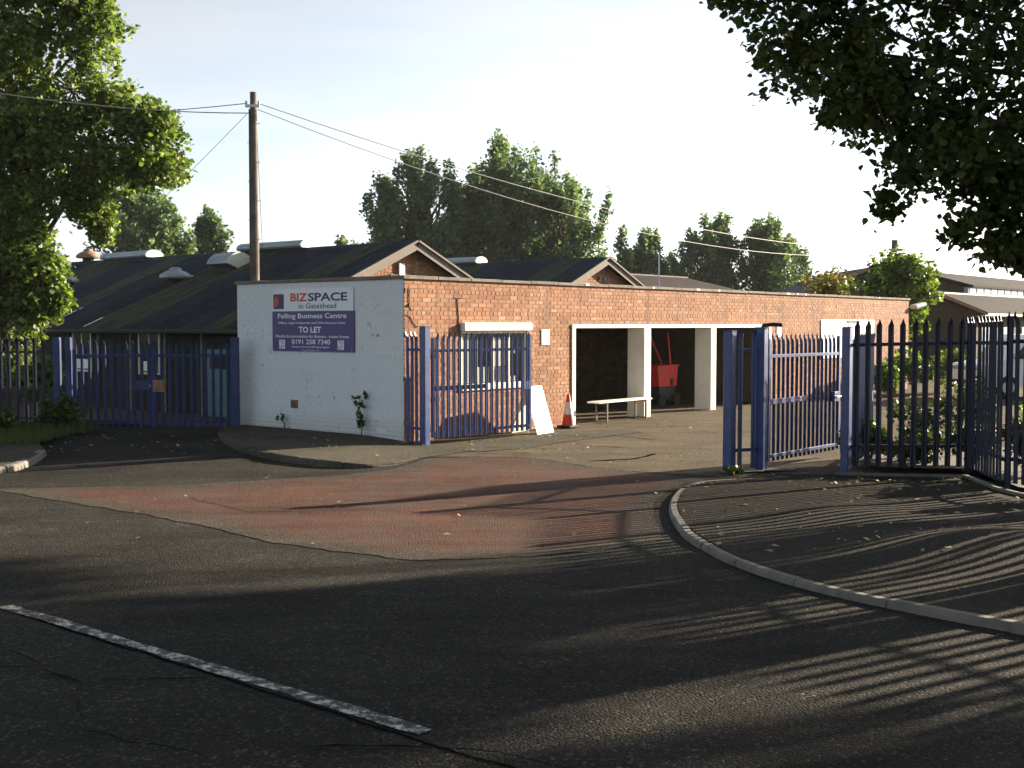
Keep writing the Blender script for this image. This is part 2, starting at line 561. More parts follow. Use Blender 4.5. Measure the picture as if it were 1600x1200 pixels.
M['grass'] = mat_leaf('grass_blades', [(0, (0.03, 0.055, 0.01)), (1, (0.08, 0.11, 0.025))], 0.3, 0.7)


# ------------------------------------------------------------------ the lie of the land
def sst(a, b, t):
    t = max(0.0, min(1.0, (t - a) / (b - a)))
    return t * t * (3 - 2 * t)


def g(x, y):
    """the road climbs gently towards the photographer"""
    return 0.35 * (1 - sst(1.0, 17.0, y))


def mound(x, y):
    return (0.17 * math.exp(-((x - 4.3) / 1.15) ** 2 - ((y - 9.9) / 1.0) ** 2) + 0.10 * math.exp(-((x - 4.6) / 0.9) ** 2 - ((y - 7.6) / 0.7) ** 2)
            + 0.05 * math.exp(-((x - 3.4) / 0.8) ** 2 - ((y - 12.4) / 0.8) ** 2))


def pav(x, y):
    """top of the footway beside the entrance"""
    return g(x, y) + 0.012 + 0.04 * sst(16.6, 14.6, y) + mound(x, y)


def isle(x, y):
    """top of the footway under the white wall"""
    return g(x, y) + 0.012 + 0.085 * sst(-1.3, -2.9, x)


def inside(poly, x, y):
    r = False
    j = len(poly) - 1
    for i in range(len(poly)):
        xi, yi = poly[i]
        xj, yj = poly[j]
        if (yi > y) != (yj > y) and x < (xj - xi) * (y - yi) / (yj - yi) + xi:
            r = not r
        j = i
    return r


def sheet(name, poly, zf, mat, step=0.5, near=None, parent=None, kind='structure'):
    """flat-lying sheet: polygon filled with a grid and draped over zf"""
    pts = []
    n = len(poly)
    for i in range(n):
        a, b = Vector(poly[i]), Vector(poly[(i + 1) % n])
        k = max(1, int((b - a).length / step))
        for q in range(k):
            pts.append(a + (b - a) * (q / k))
    ne = len(pts)
    x0, x1 = min(p[0] for p in poly), max(p[0] for p in poly)
    y0, y1 = min(p[1] for p in poly), max(p[1] for p in poly)
    bound = [tuple(p) for p in pts]
    yy = y0 + step / 2
    while yy < y1:
        xx = x0 + step / 2
        while xx < x1:
            if inside(bound, xx, yy):
                pts.append(Vector((xx, yy)))
            xx += step
        yy += step
    edges = [(i, (i + 1) % ne) for i in range(ne)]
    vs, es, fs, *_ = delaunay_2d_cdt(pts, edges, [], 1, 1e-4)
    me = bpy.data.meshes.new(name)
    me.from_pydata([(v.x, v.y, zf(v.x, v.y)) for v in vs], [], [tuple(f) for f in fs])
    me.materials.append(mat)
    bm = bmesh.new()
    bm.from_mesh(me)
    for f in bm.faces:
        if f.normal.z < 0:
            f.normal_flip()
    bm.to_mesh(me)
    bm.free()
    me.polygons.foreach_set('use_smooth', [True] * len(me.polygons))
    o = inst(name, me, parent)
    if parent is None:
        tag(o, kind=kind)
    return o


def catmull(pts, k=6):
    out = []
    P = [Vector(p) for p in pts]
    P = [P[0] * 2 - P[1]] + P + [P[-1] * 2 - P[-2]]
    for i in range(1, len(P) - 2):
        for q in range(k):
            t = q / k
            a, b, c, d = P[i - 1], P[i], P[i + 1], P[i + 2]
            out.append(0.5 * ((2 * b) + (-a + c) * t + (2 * a - 5 * b + 4 * c - d) * t * t + (-a + 3 * b - 3 * c + d) * t ** 3))
    out.append(P[-2])
    return out


def jag(pts, amp, k):
    """an uneven edge along a polyline"""
    out = []
    for i in range(len(pts) - 1):
        a, b = Vector(pts[i]), Vector(pts[i + 1])
        nrm = Vector((-(b - a).y, (b - a).x)).normalized()
        for q in range(k):
            p = a + (b - a) * (q / k) + nrm * random.uniform(-amp, amp)
            out.append((p.x, p.y))
    out.append(tuple(pts[-1]))
    return out


# ground, road, yard
gm = MB()
xs = [-300, -150, -80, -40] + [-30 + 2 * i for i in range(36)] + [60, 100, 180, 300]
ys = [-300, -100, -40, -20, -10] + [-6 + 1.5 * i for i in range(24)] + [36, 45, 60, 90, 150, 300]
for y in ys:
    for x in xs:
        gm.v.append((x, y, g(x, y) - 0.06))
for j in range(len(ys) - 1):
    for i in range(len(xs) - 1):
        a = j * len(xs) + i
        gm.f.append((a, a + 1, a + 1 + len(xs), a + len(xs)))
tag(gm.build('ground', M['field'], smooth=True, fix=False), kind='structure')

sheet('road', [(-40, -12), (22, -12), (14, -3), (4.6, 8), (3.6, 16.6), (1.2, 18.4), (-1.0, 20.0), (-1.6, 21.0), (-4.8, 24.6), (-9.6, 24.6), (-9.2, 19.3), (-14, 18.2), (-40, 40)], g, M['road'], 0.6)
yard_poly = jag([(-1.75, 20.9), (-1.55, 18.9), (-0.3, 18.95), (0.35, 18.75), (1.05, 17.75), (1.6, 17.12), (2.6, 16.6), (3.0, 16.35)], 0.03, 5) + [(4.7, 16.2), (6.5, 16.4), (8.5, 18.5), (20, 21), (60, 34), (60, 80), (0, 80), (-14, 60), (-14, 27), (-5.5, 24.3), (-5, 24.0)]
sheet('yard', yard_poly, lambda x, y: g(x, y) + 0.0035, M['yard'], 0.7)
red_front = jag([(-6.6, 15.05), (-6.3, 14.75), (-5.23, 13.81), (-3.92, 12.71), (-2.99, 11.73), (-2.19, 10.75), (-1.43, 10.2), (-0.85, 9.79), (0.0, 9.95), (0.8, 10.3), (1.38, 10.9)], 0.035, 6)
red_back = jag([(2.0, 15.0), (2.6, 16.1), (1.6, 17.1), (1.05, 17.72), (0.35, 18.7), (-0.3, 18.9), (-1.3, 18.6), (-1.7, 17.2), (-2.3, 16.6), (-3.6, 15.8), (-4.7, 15.35), (-6.6, 15.05)], 0.06, 5)
red_sheet = sheet('red_tarmac', red_front + [(1.45, 11.6), (1.5, 12.5), (1.65, 13.8)] + red_back[:-1], lambda x, y: g(x, y) + 0.0055, M['red'], 0.28)


def edge_fade(o, width):
    """how far each corner lies from the sheet's rim: surfacing is worn thin towards its rim"""
    me = o.data
    cnt = {}
    for p in me.polygons:
        for k in p.edge_keys:
            cnt[k] = cnt.get(k, 0) + 1
    rim = sorted({i for k, c in cnt.items() if c == 1 for i in k})
    co = np.array([v.co[:2] for v in me.vertices])
    rc = co[rim]
    d = np.sqrt(((co[:, None, :] - rc[None, :, :]) ** 2).sum(2)).min(1)
    at = me.attributes.new('fade', 'FLOAT', 'POINT')
    at.data.foreach_set('value', np.clip(d / width, 0, 1).astype(np.float32))


edge_fade(red_sheet, 1.0)
patch_sheet = sheet('tarmac_patch', jag([(-3.9, 14.2), (-2.3, 14.0), (-1.5, 13.1), (-2.9, 12.9), (-3.9, 14.2)], 0.04, 4)[:-1], lambda x, y: g(x, y) + 0.0085, M['patch'], 0.3)

edge_fade(patch_sheet, 0.5)

# worn centre line: one long dash
la, lb = Vector((-3.42, 7.93)), Vector((-0.30, 5.13))
ld = (lb - la).normalized()
ln_ = Vector((-ld.y, ld.x))
lp = [la + ld * (i * 0.12) for i in range(int((lb - la).length / 0.12) + 1)]
up_ = [(p + ln_ * (0.05 + random.uniform(-0.012, 0.010))) for p in lp]
dn_ = [(p - ln_ * (0.05 + random.uniform(-0.012, 0.010))) for p in lp]
sheet('road_marking', [tuple(p) for p in dn_] + [tuple(p) for p in reversed(up_)], lambda x, y: g(x, y) + 0.005, M['line'], 0.12)
seam = jag([(-6.5, 10.75), (-3.5, 8.02)], 0.015, 12) + jag([(-3.45, 7.90), (-0.35, 5.06), (3.0, 2.2)], 0.015, 20)
seam_poly = [(x, y) for x, y in seam] + [(x - 0.011, y - 0.013) for x, y in reversed(seam)]
sheet('road_seam', seam_poly, lambda x, y: g(x, y) + 0.0035, M['crack'], 0.3)


def crack(pts, w, zf, amp=0.03):
    p = jag(pts, amp, 5)
    wd = [w * random.uniform(0.3, 1.2) * (0.3 if i in (0, len(p) - 1) else 1) for i in range(len(p))]
    lo = [(a[0] + q * 0.45, a[1] - q) for a, q in zip(p, wd)]
    sheet('crack', p + lo[::-1], zf, M['crack'], 0.5)


zc = lambda x, y: g(x, y) + 0.0105
crack([(-2.9, 6.7), (-2.2, 6.0), (-1.9, 5.2), (-1.3, 4.9)], 0.022, zc)
crack([(-3.3, 6.4), (-2.6, 6.3), (-2.2, 6.0)], 0.016, zc)
crack([(-0.9, 5.0), (-0.2, 5.0), (0.5, 4.6)], 0.019, zc)
crack([(-3.6, 7.2), (-3.0, 6.7), (-2.9, 6.1), (-2.4, 5.5)], 0.019, zc)
crack([(-2.2, 6.0), (-1.6, 6.1), (-1.0, 5.6)], 0.015, zc)
crack([(0.5, 4.6), (1.2, 4.7), (2.0, 4.1)], 0.016, zc)
crack([(-5.6, 11.6), (-4.6, 11.2), (-4.2, 10.6)], 0.016, zc)
crack([(-0.85, 9.6), (0.4, 8.6), (1.5, 8.3)], 0.019, zc)
crack([(1.1, 20.8), (1.9, 20.3), (2.3, 19.3), (1.9, 18.6), (1.2, 18.3)], 0.09, zc, 0.02)
crack([(1.4, 22.9), (2.1, 22.3), (2.9, 21.4)], 0.10, zc, 0.03)
crack([(-0.9, 19.9), (-0.5, 19.5), (-0.2, 19.5), (0.3, 19.2)], 0.09, lambda x, y: g(x, y) + 0.03, 0.03)
crack([(2.7, 16.8), (3.4, 16.1)], 0.03, zc, 0.03)


# ------------------------------------------------------------------ kerbs
def kerb_run(parent, line, zf, length, width, depth, gap=0.012, sink=0.0, mat='kerb'):
    """separate kerbstones following a curve; each its own piece"""
    seg, acc, cur = [], 0.0, [line[0]]
    out = []
    for i in range(1, len(line)):
        a, b = line[i - 1], line[i]
        d = (b - a).length
        while acc + d > length:
            t = (length - acc) / d
            p = a + (b - a) * t
            cur.append(p)
            out.append(cur)
            cur = [p]
            a, d, acc = p, (b - p).length, 0.0
        acc += d
        cur.append(b)
    if acc > 0.15:
        out.append(cur)
    for st in out:
        st = [p for i, p in enumerate(st) if i == 0 or (p - st[i - 1]).length > 1e-3]
        if len(st) < 2:
            continue
        dz = random.uniform(-0.010, 0.008)
        lj = random.uniform(-0.012, 0.012)
        lo, hi = [], []
        for i, p in enumerate(st):
            d = (st[min(i + 1, len(st) - 1)] - st[max(0, i - 1)]).normalized()
            q = p + d * (gap / 2 if i == 0 else (-gap / 2 if i == len(st) - 1 else 0))
            nn = Vector((-d.y, d.x))
            q = q + nn * lj
            lo.append(q)
            hi.append(q + nn * width)
        mb = MB()
        c = 0.02
        for a, b in zip(lo, hi):
            z = zf(a.x, a.y) + 0.004 + dz - sink
            zb = g(a.x, a.y) - 0.04
            e = (b - a).normalized() * c
            for p, zz in ((a - e * 0.6, zb), (a, z - c), (a + e, z), (b, z), (b, zb)):
                mb.v.append((p.x, p.y, zz))
        for i in range(len(lo) - 1):
            for k in range(4):
                s = i * 5 + k
                mb.f.append((s, s + 1, s + 6, s + 5))
        mb.f.append((4, 3, 2, 1, 0))
        e = (len(lo) - 1) * 5
        mb.f.append((e, e + 1, e + 2, e + 3, e + 4))
        mb.build('kerbstone', M[mat], parent)


kr = catmull([(3.3, 16.15), (2.6, 15.75), (2.13, 14.9), (1.86, 13.85), (1.70, 12.75), (1.62, 11.45), (1.66, 10.45), (1.78, 9.55), (1.99, 8.83), (2.27, 8.23), (2.6, 7.72), (3.1, 7.08), (4.6, 5.5), (7.2, 3.0), (12, -1.7)], 5)
kri = [p + Vector((0.10, 0.04)) for p in kr]
pave_poly = [tuple(p) for p in kri] + [(16, -1), (10.2, 6.3), (7.4, 10.0), (6.15, 14.3), (6.35, 16.15), (5.4, 16.35), (4.6, 16.55), (3.7, 16.75)]
pave = sheet('footway', pave_poly, pav, M['pave'], 0.3)
kerb_run(pave, list(reversed(kr)), pav, 0.9, -0.085, 0.2)

il = catmull([(-5.55, 23.6), (-5.60, 22.7), (-5.12, 21.1), (-4.42, 19.55), (-3.64, 18.35), (-2.83, 17.62), (-2.23, 17.38), (-1.8, 17.7), (-1.45, 18.6)], 5)
isle_poly = [(p.x, p.y) for p in [q + Vector((0.05, 0.08)) for q in il]] + [(-0.8, 19.55), (0.2, 20.1), (0.9, 21.2), (2.6, 23.3), (2.2, 23.9), (-1.0, 22.2), (-4.8, 24.5), (-5.3, 24.4)]
islo = sheet('wall_footway', isle_poly, isle, M['paveL'], 0.35)
kerb_run(islo, il, isle, 0.9, 0.11, 0.2, mat='paveL')

# left verge and its kerb
vl = [Vector(p) for p in [(-14, 15.2), (-10.5, 15.6), (-8.2, 16.1), (-7.25, 16.75), (-7.2, 17.7), (-7.5, 19.1)]]
vz = lambda x, y: g(x, y) + 0.09
verge = sheet('verge', [(p.x - 0.05, p.y + 0.06) for p in vl] + [(-8.1, 20.3), (-8.4, 22.0), (-8.8, 23.3), (-14, 23.6), (-30, 24), (-30, 15.5)], vz, M['paveL'], 0.6)
kerb_run(verge, catmull([tuple(p) for p in vl], 4), vz, 0.9, 0.12, 0.2)
sheet('soil_strip', [(-30, 19.4), (-9.2, 19.7), (-8.45, 20.4), (-8.6, 21.6), (-9.0, 23.1), (-30, 24)], lambda x, y: g(x, y) + 0.105, M['earth'], 0.5)

# bed behind the entrance fence
sheet('shrub_bed', [(4.95, 17.3), (5.2, 16.75), (6.45, 16.45), (6.2, 14.5), (7.6, 10.2), (12, 6), (24, 12), (22, 20), (12, 21), (8, 19.4), (6.3, 19.2)], lambda x, y: g(x, y) + 0.10, M['earth'], 0.7)

# ------------------------------------------------------------------ bricks
ROT = R(50.6)
O = Vector((-1.909, 21.061, 0))
CU = Vector((math.cos(ROT), math.sin(ROT), 0))
CV = Vector((-math.sin(ROT), math.cos(ROT), 0))


def Wp(u, v, z=0.0):
    return tuple(O + CU * u + CV * v + Vector((0, 0, z)))


def courses(a, b, z0, z1, holes=(), pitch=0.235, ch=0.0785, header=5, rake=None):
    """brick rectangles (s0,s1,z0,z1) filling a wall face, whole courses, cut at the openings"""
    out = []
    rows = int((z1 - z0) / ch + 0.3)
    for r in range(rows):
        za, zb = z0 + r * ch, z0 + (r + 1) * ch
        zm = (za + zb) / 2
        spans = [(a, b)]
        if rake:
            spans = [rake(zm)]
            if spans[0][1] - spans[0][0] < 0.1:
                continue
        for h0, h1, hz0, hz1 in holes:
            if hz0 < zm < hz1:
                ns = []
                for s0, s1 in spans:
                    if h0 > s0:
                        ns.append((s0, min(s1, h0)))
                    if h1 < s1:
                        ns.append((max(s0, h1), s1))
                spans = [s for s in ns if s[1] - s[0] > 0.02]
        hd = r % header == header - 1
        pt = pitch / 2 if hd else pitch
        off = {0: 0, 1: 0.5, 2: 0.0, 3: 0.5}[r % 4] * pt + (pt * 0.25 if hd else 0)
        for s0, s1 in spans:
            k = math.floor((s0 - a - off) / pt)
            x = a + off + k * pt
            while x < s1:
                q0, q1 = max(x, s0), min(x + pt, s1)
                if q1 - q0 > 0.035:
                    full = (q1 - q0) > pitch - 1e-4
                    out.append((q0 + 0.005, q1 - 0.005, za + 0.005, zb - 0.005, full))
                x += pt
    return out


def brick_faces(mb, s0, s1, z0, z1, face, depth=0.02, out=0.0045):
    """open-backed brick; face maps (s, out, z) to a point"""
    j = random.uniform(-0.0022, 0.0022)
    e = 0.003
    vs = [face(s0 + e, out + j, z0 + e), face(s1 - e, out + j, z0 + e), face(s1 - e, out + j, z1 - e), face(s0 + e, out + j, z1 - e),
          face(s0, -depth, z0), face(s1, -depth, z0), face(s1, -depth, z1), face(s0, -depth, z1)]
    mb.add(vs, [(0, 1, 2, 3), (0, 4, 5, 1), (1, 5, 6, 2), (2, 6, 7, 3), (3, 7, 4, 0)])


def lay_bricks(wall, bricks, face, mat, singles, key):
    """the nearest whole bricks as pieces, the rest joined"""
    full = sorted([b for b in bricks if b[4]], key=key)[:singles]
    chosen = set(id(b) for b in full)
    if full:
        w, h = full[0][1] - full[0][0], full[0][3] - full[0][2]
        ms = []
        for i in range(4):
            mb = MB()
            brick_faces(mb, -w / 2, w / 2, -h / 2, h / 2, face)
            ms.append(mb.mesh('brick', mat))
        o0 = Vector(face(0, 0, 0))
        for i, b in enumerate(full):
            p = Vector(face((b[0] + b[1]) / 2, 0, (b[2] + b[3]) / 2)) - o0 * 0
            inst('brick', ms[i % 4], wall, tuple(p - o0 + Vector((0, 0, 0))))
            if o0.length:
                raise ValueError('face origin')
    mb = MB()
    for b in bricks:
        if id(b) not in chosen:
            brick_faces(mb, b[0], b[1], b[2], b[3], face)
    tag(mb.build('brickwork', mat, wall), kind='stuff')


# ------------------------------------------------------------------ the brick office with the open bays
TOP = 2.915
LEN, DEP = 23.6, 4.7
bld = thing('brick_office', tuple(O), ROT, 'long flat-roofed orange brick building with a white painted end wall and open bays', 'building')
holes = [(1.52, 3.48, 0.86, 2.06), (4.97, 13.86, -1, 2.115), (16.95, 20.7, 1.15, 2.24)]
wall = MB()
T = 0.22
us = [0.0, 1.52, 3.48, 4.97, 13.86, 16.95, 20.7, LEN]
for a, b in zip(us[:-1], us[1:]):
    if (a, b) == (1.52, 3.48):
        wall.box(a, b, 0.0012, T, 0, 0.86).box(a, b, 0.0012, T, 2.06, TOP)
    elif (a, b) == (4.97, 13.86):
        wall.box(a, b, 0.0012, T, 2.115, TOP)
    elif (a, b) == (16.95, 20.7):
        wall.box(a, b, 0.0012, T, 0, 1.15).box(a, b, 0.0012, T, 2.24, TOP)
    else:
        wall.box(a + (0.03 if a == 0 else 0), b - (0.01 if b == LEN else 0), 0.0012, T, 0, TOP)
front = wall.build('front_wall', M['mortar'], bld)
ff = lambda s, o, z: (s, -o, z)
lay_bricks(front, courses(0.0, LEN, 0.0, TOP, holes), ff, M['brick'], 190, lambda b: b[0] + 0.6 * abs(b[2] - 2.4) + (3 if b[2] < 2.0 else 0))

side = MB().box(0.0036, T, 0.03, DEP, -0.05, TOP).build('end_wall', M['pmortar'], bld)
fs_ = lambda s, o, z: (0.0035 - o, s, z) if (s or z) else (-o, s, z)
lay_bricks(side, courses(0.0, DEP, 0.0, TOP), fs_, M['pbrick'], 105, lambda b: b[0] + 0.4 * abs(b[2] - 1.2))
back = MB().box(0.03, LEN, DEP - T, DEP - 0.01, 0, TOP - 0.02).box(LEN - T, LEN - 0.012, T, DEP - T, 0, TOP - 0.02)
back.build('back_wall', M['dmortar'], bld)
endf = lambda s, o, z: (LEN - 0.012 + o, s, z)
eb = MB()
for b in courses(0.0, DEP, 0, TOP):
    brick_faces(eb, *b[:4], endf)
tag(eb.build('brickwork', M['brick'], bld), kind='stuff')
# partitions and back of the bays
for a_ in (4.75, 13.86):
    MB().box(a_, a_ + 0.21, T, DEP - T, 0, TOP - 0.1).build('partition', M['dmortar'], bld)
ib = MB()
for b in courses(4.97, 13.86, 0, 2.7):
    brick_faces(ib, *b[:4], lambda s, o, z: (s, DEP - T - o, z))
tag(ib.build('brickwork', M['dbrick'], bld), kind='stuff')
rf = MB().box(0.05, LEN - 0.05, 0.05, DEP - 0.05, TOP - 0.13, TOP - 0.02).build('roof', M['felt'], bld)
# coping slabs along the front, the end and the far end
u = -0.045
while u < LEN:
    w = min(0.9, LEN + 0.04 - u)
    MB().bbox(u + 0.004, u + w - 0.004, -0.045, 0.27, TOP + random.uniform(0.0, 0.005), TOP + 0.062 + random.uniform(-0.004, 0.006), 0.006).build('coping_slab', M['concrete'], bld)
    u += 0.9
v = 0.275
while v < DEP:
    w = min(0.9, DEP + 0.04 - v)
    MB().bbox(-0.045, 0.27, v + 0.004, v + w - 0.004, TOP + random.uniform(0.0, 0.005), TOP + 0.062 + random.uniform(-0.004, 0.006), 0.006).build('coping_slab', M['concrete'], bld)
    v += 0.9
for uu, ww in ((5.4, 0.13), (9.95, 0.16), (11.0, 0.08), (14.7, 0.2), (15.3, 0.1), (15.8, 0.1), (21.0, 0.09), (8.0, 0.08)):
    MB().bbox(uu, uu + ww, -0.052, 0.0, TOP + 0.012, TOP + 0.058, 0.006).build('coping_patch', M['white'], bld)
# bay surround
MB().bbox(4.955, 13.88, -0.035, 0.12, 2.035, 2.118, 0.006).build('lintel', M['white'], bld)
MB().bbox(4.96, 5.085, -0.03, 0.3, 0, 2.035, 0.006).build('jamb', M['white'], bld)
MB().bbox(13.75, 13.87, -0.03, 0.2, 0, 2.035, 0.006).build('jamb', M['white'], bld)
for a, b in ((7.70, 7.98), (10.69, 10.95)):
    MB().bbox(a, b, -0.03, 0.43, 0, 2.034, 0.008).build('column', M['white'], bld)
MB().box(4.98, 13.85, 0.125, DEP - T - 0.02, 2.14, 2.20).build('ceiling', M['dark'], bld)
# boarded window near the far end
pn = MB().bbox(16.93, 20.72, -0.028, 0.04, 1.13, 2.26, 0.008).build('boarded_window', M['sheetwhite'], bld)
for uu in (17.87, 18.82, 19.77):
    MB().box(uu - 0.012, uu + 0.012, -0.036, -0.028, 1.15, 2.24).build('cover_strip', M['white'], pn)
MB().box(18.7, 19.6, -0.05, -0.029, 2.18, 2.235).build('head_trim', M['concrete'], pn)
# window behind the open gate
wd = MB()
for a, b in ((1.52, 1.57), (3.43, 3.48)):
    wd.bbox(a, b, 0.02, 0.10, 0.93, 1.99, 0.005)
wd.bbox(1.57, 3.43, 0.02, 0.10, 0.93, 0.985, 0.005).bbox(1.57, 3.43, 0.02, 0.10, 1.94, 1.99, 0.005)
win = wd.build('window', M['cream'], bld)
for q in (1.985, 2.46, 2.95):
    MB().bbox(q - 0.022, q + 0.022, 0.025, 0.095, 0.985, 1.94, 0.004).build('mullion', M['cream'], win)
qs = [1.57, 1.985, 2.46, 2.95, 3.43]
for a, b in zip(qs[:-1], qs[1:]):
    MB().box(a + (0.022 if a > 1.6 else 0), b - (0.022 if b < 3.4 else 0), 0.055, 0.06, 0.985, 1.94).build('pane', M['glass'], win)
MB().bbox(1.49, 3.51, -0.05, 0.11, 0.865, 0.93, 0.008).build('sill', M['cream'], win)
MB().bbox(1.49, 3.52, -0.115, 0.06, 1.99, 2.145, 0.012).build('shutter_box', M['sheetwhite'], win)
MB().box(1.4, 3.6, 0.9, 0.95, 0.5, 2.3).box(1.4, 3.6, 0.23, 0.95, 0.45, 0.5).build('inner_room', M['dark'], bld)
for i in range(5):
    MB().box(1.59 + i * 0.085, 1.655 + i * 0.085, 0.066, 0.070, 1.0, 1.92).build('blind_slat', M['blind'], win)
for i in range(4):
    MB().box(2.52 + i * 0.1, 2.60 + i * 0.1, 0.085, 0.089, 0.99, 1.28).build('blind_slat', M['blind'], win)
for i in range(4):
    MB().box(2.02 + i * 0.1, 2.10 + i * 0.1, 0.066, 0.070, 1.0, 1.30).build('blind_slat', M['blind'], win)
MB().box(2.51, 2.88, 0.067, 0.069, 1.30, 1.87).build('poster', M['poster'], win)
MB().box(2.56, 2.83, 0.067, 0.069, 1.03, 1.27).build('poster', M['posterdark'], win)
MB().box(3.04, 3.18, 0.067, 0.069, 1.55, 1.63).build('sticker', M['yellow'], win)
MB().box(2.97, 3.30, 0.085, 0.089, 1.0, 1.1).build('blind_slat', M['blind'], win)
# cracks, cable and conduit on the brick face
def stain_line(pts, r, m='black', name='cable'):
    MB().tube([(a, -0.012, b) for a, b in pts], r, 5).build(name, M[m], bld)


stain_line([(1.30, 2.60), (1.34, 2.595), (1.52, 2.6)], 0.006, name='crack')
stain_line([(1.40, 2.6), (1.405, 2.45), (1.43, 2.30), (1.435, 2.1), (1.44, 1.9)], 0.008, name='crack')
stain_line([(0.05, 2.27), (0.14, 2.25), (0.25, 2.12), (0.32, 2.06), (0.36, 2.09)], 0.006, name='cable')
stain_line([(0.12, 2.75), (0.13, 2.5), (0.12, 2.46), (0.2, 2.36)], 0.006, name='cable')
MB().bbox(0.10, 0.145, -0.03, -0.005, 2.43, 2.48, 0.006).build('cable_clip', M['black'], bld)
for uu, zz in ((18.0, 2.62), (19.0, 2.66), (19.1, 2.55), (19.9, 2.6), (19.3, 2.36), (16.4, 2.55)):
    MB().bbox(uu, uu + 0.09, -0.012, 0.004, zz, zz + 0.06, 0.004).build('hole', M['black'], bld)
# airbrick in the white wall
ab = MB().bbox(-0.02, 0.0, 2.86, 3.06, 0.50, 0.66, 0.004).build('air_vent', M['ventrust'], bld)
for k in range(4):
    MB().box(-0.024, -0.019, 2.88, 3.04, 0.53 + k * 0.033, 0.543 + k * 0.033).build('louvre', M['black'], ab)


# ------------------------------------------------------------------ lettering
def text_mesh(body, w, h, mat, bold=0.0):
    cu = bpy.data.curves.new('lettering', 'FONT')
    cu.body = body
    cu.size = 1
    cu.offset = bold
    cu.resolution_u = 3
    o = bpy.data.objects.new('lettering', cu)
    COL.objects.link(o)
    dg = bpy.context.evaluated_depsgraph_get()
    me = bpy.data.meshes.new_from_object(o.evaluated_get(dg))
    bpy.data.objects.remove(o)
    co = np.empty(len(me.vertices) * 3, dtype=np.float32)
    me.vertices.foreach_get('co', co)
    co = co.reshape(-1, 3)
    mn, mx = co.min(0), co.max(0)
    co[:, 0] = (co[:, 0] - mn[0]) / (mx[0] - mn[0]) * w
    co[:, 1] = (co[:, 1] - mn[1]) / (mx[1] - mn[1]) * h
    co[:, 2] = 0
    me.vertices.foreach_set('co', co.ravel())
    me.materials.clear()
    me.materials.append(mat)
    me.name = 'lettering'
    me.update()
    return me


def letters(parent, body, x0, x1, y0, y1, mat, z=0.004, bold=0.0):
    return inst('lettering', text_mesh(body, x1 - x0, y1 - y0, M[mat], bold), parent, (x0, y0, z))


def board_frame(name, org, xax, yax, label, cat, group=None):
    """an Empty whose x runs along the board, y up it and z out of it"""
    o = thing(name, (0, 0, 0), 0, label, cat, group)
    X, Y = Vector(xax).normalized(), Vector(yax).normalized()
    Z = X.cross(Y)
    m = Matrix((X, Y, Z)).transposed().to_4x4()
    m.translation = Vector(org)
    o.matrix_world = m
    return o


UPZ = (0, 0, 1)
sg = board_frame('sign_board', Wp(-0.014, 3.57, 1.60), -CV, UPZ, 'purple and white to-let sign board fixed to the white painted wall', 'sign')
SW, PH = 2.32, 0.765
MB().box(0, SW, 0, PH, 0, 0.012).build('purple_panel', M['purple'], sg)
MB().box(0.0, SW - 0.02, PH + 0.003, PH + 0.43, 0, 0.010).build('white_panel', M['signwhite'], sg)
LZ = 0.0145
lg = MB().box(0.03, 0.345, PH + 0.045, PH + 0.335, 0.0102, 0.0125).build('logo', M['navy'], sg)
fl = MB()
fl.prism([(0.045, PH + 0.075), (0.12, PH + 0.09), (0.185, PH + 0.14), (0.2, PH + 0.2), (0.17, PH + 0.26), (0.135, PH + 0.305), (0.10, PH + 0.27), (0.055, PH + 0.245)], 'z', 0.0127, 0.0137)
fl.build('flame_mark', M['signred'], lg)
letters(sg, 'BIZ', 0.54, 1.03, PH + 0.185, PH + 0.345, 'signred', 0.0118, 0.035)
letters(sg, 'SPACE', 1.05, 2.14, PH + 0.185, PH + 0.345, 'navy', 0.0118, 0.03)
letters(sg, 'in Gateshead', 0.78, 1.84, PH + 0.05, PH + 0.15, 'navy', 0.0118, 0.012)
letters(sg, 'Felling Business Centre', 0.17, 2.12, PH - 0.165, PH - 0.04, 'inkwhite', LZ, 0.012)
letters(sg, 'Office, Light Industrial and Warehouse Units', 0.17, 2.08, PH - 0.255, PH - 0.20, 'inkwhite', LZ, 0.01)
letters(sg, 'TO LET', 0.78, 1.42, PH - 0.41, PH - 0.295, 'inkwhite', LZ, 0.03)
letters(sg, 'Flexible Accommodation for Business - Instant Access', 0.10, 2.18, PH - 0.505, PH - 0.45, 'inkwhite', LZ, 0.01)
letters(sg, '0191 258 7340', 0.575, 1.67, PH - 0.63, PH - 0.535, 'inkwhite', LZ, 0.012)
letters(sg, 'Property Services Managing Agents', 0.575, 1.65, PH - 0.705, PH - 0.66, 'inkwhite', LZ, 0.01)
letters(sg, 'www.bizspace.co.uk', 0.85, 1.37, PH - 0.755, PH - 0.725, 'inkwhite', LZ, 0.0)
for x0 in (0.20, 1.87):
    pl = MB().box(x0, x0 + 0.17, PH - 0.725, PH - 0.55, 0.0122, 0.0135).build('panel', M['inkwhite'], sg)
    letters(pl, 'TO', x0 + 0.03, x0 + 0.14, PH - 0.63, PH - 0.565, 'navy', 0.0145, 0.02)
    letters(pl, 'LET', x0 + 0.02, x0 + 0.15, PH - 0.715, PH - 0.65, 'navy', 0.0145, 0.02)
for x in (0.05, SW - 0.07):
    for y in (0.04, PH + 0.39):
        MB().lathe([(0.0, 0.004), (0.012, 0.003), (0.013, 0.0)], 8, x, y, 0.0125).build('screw', M['galv'], sg)

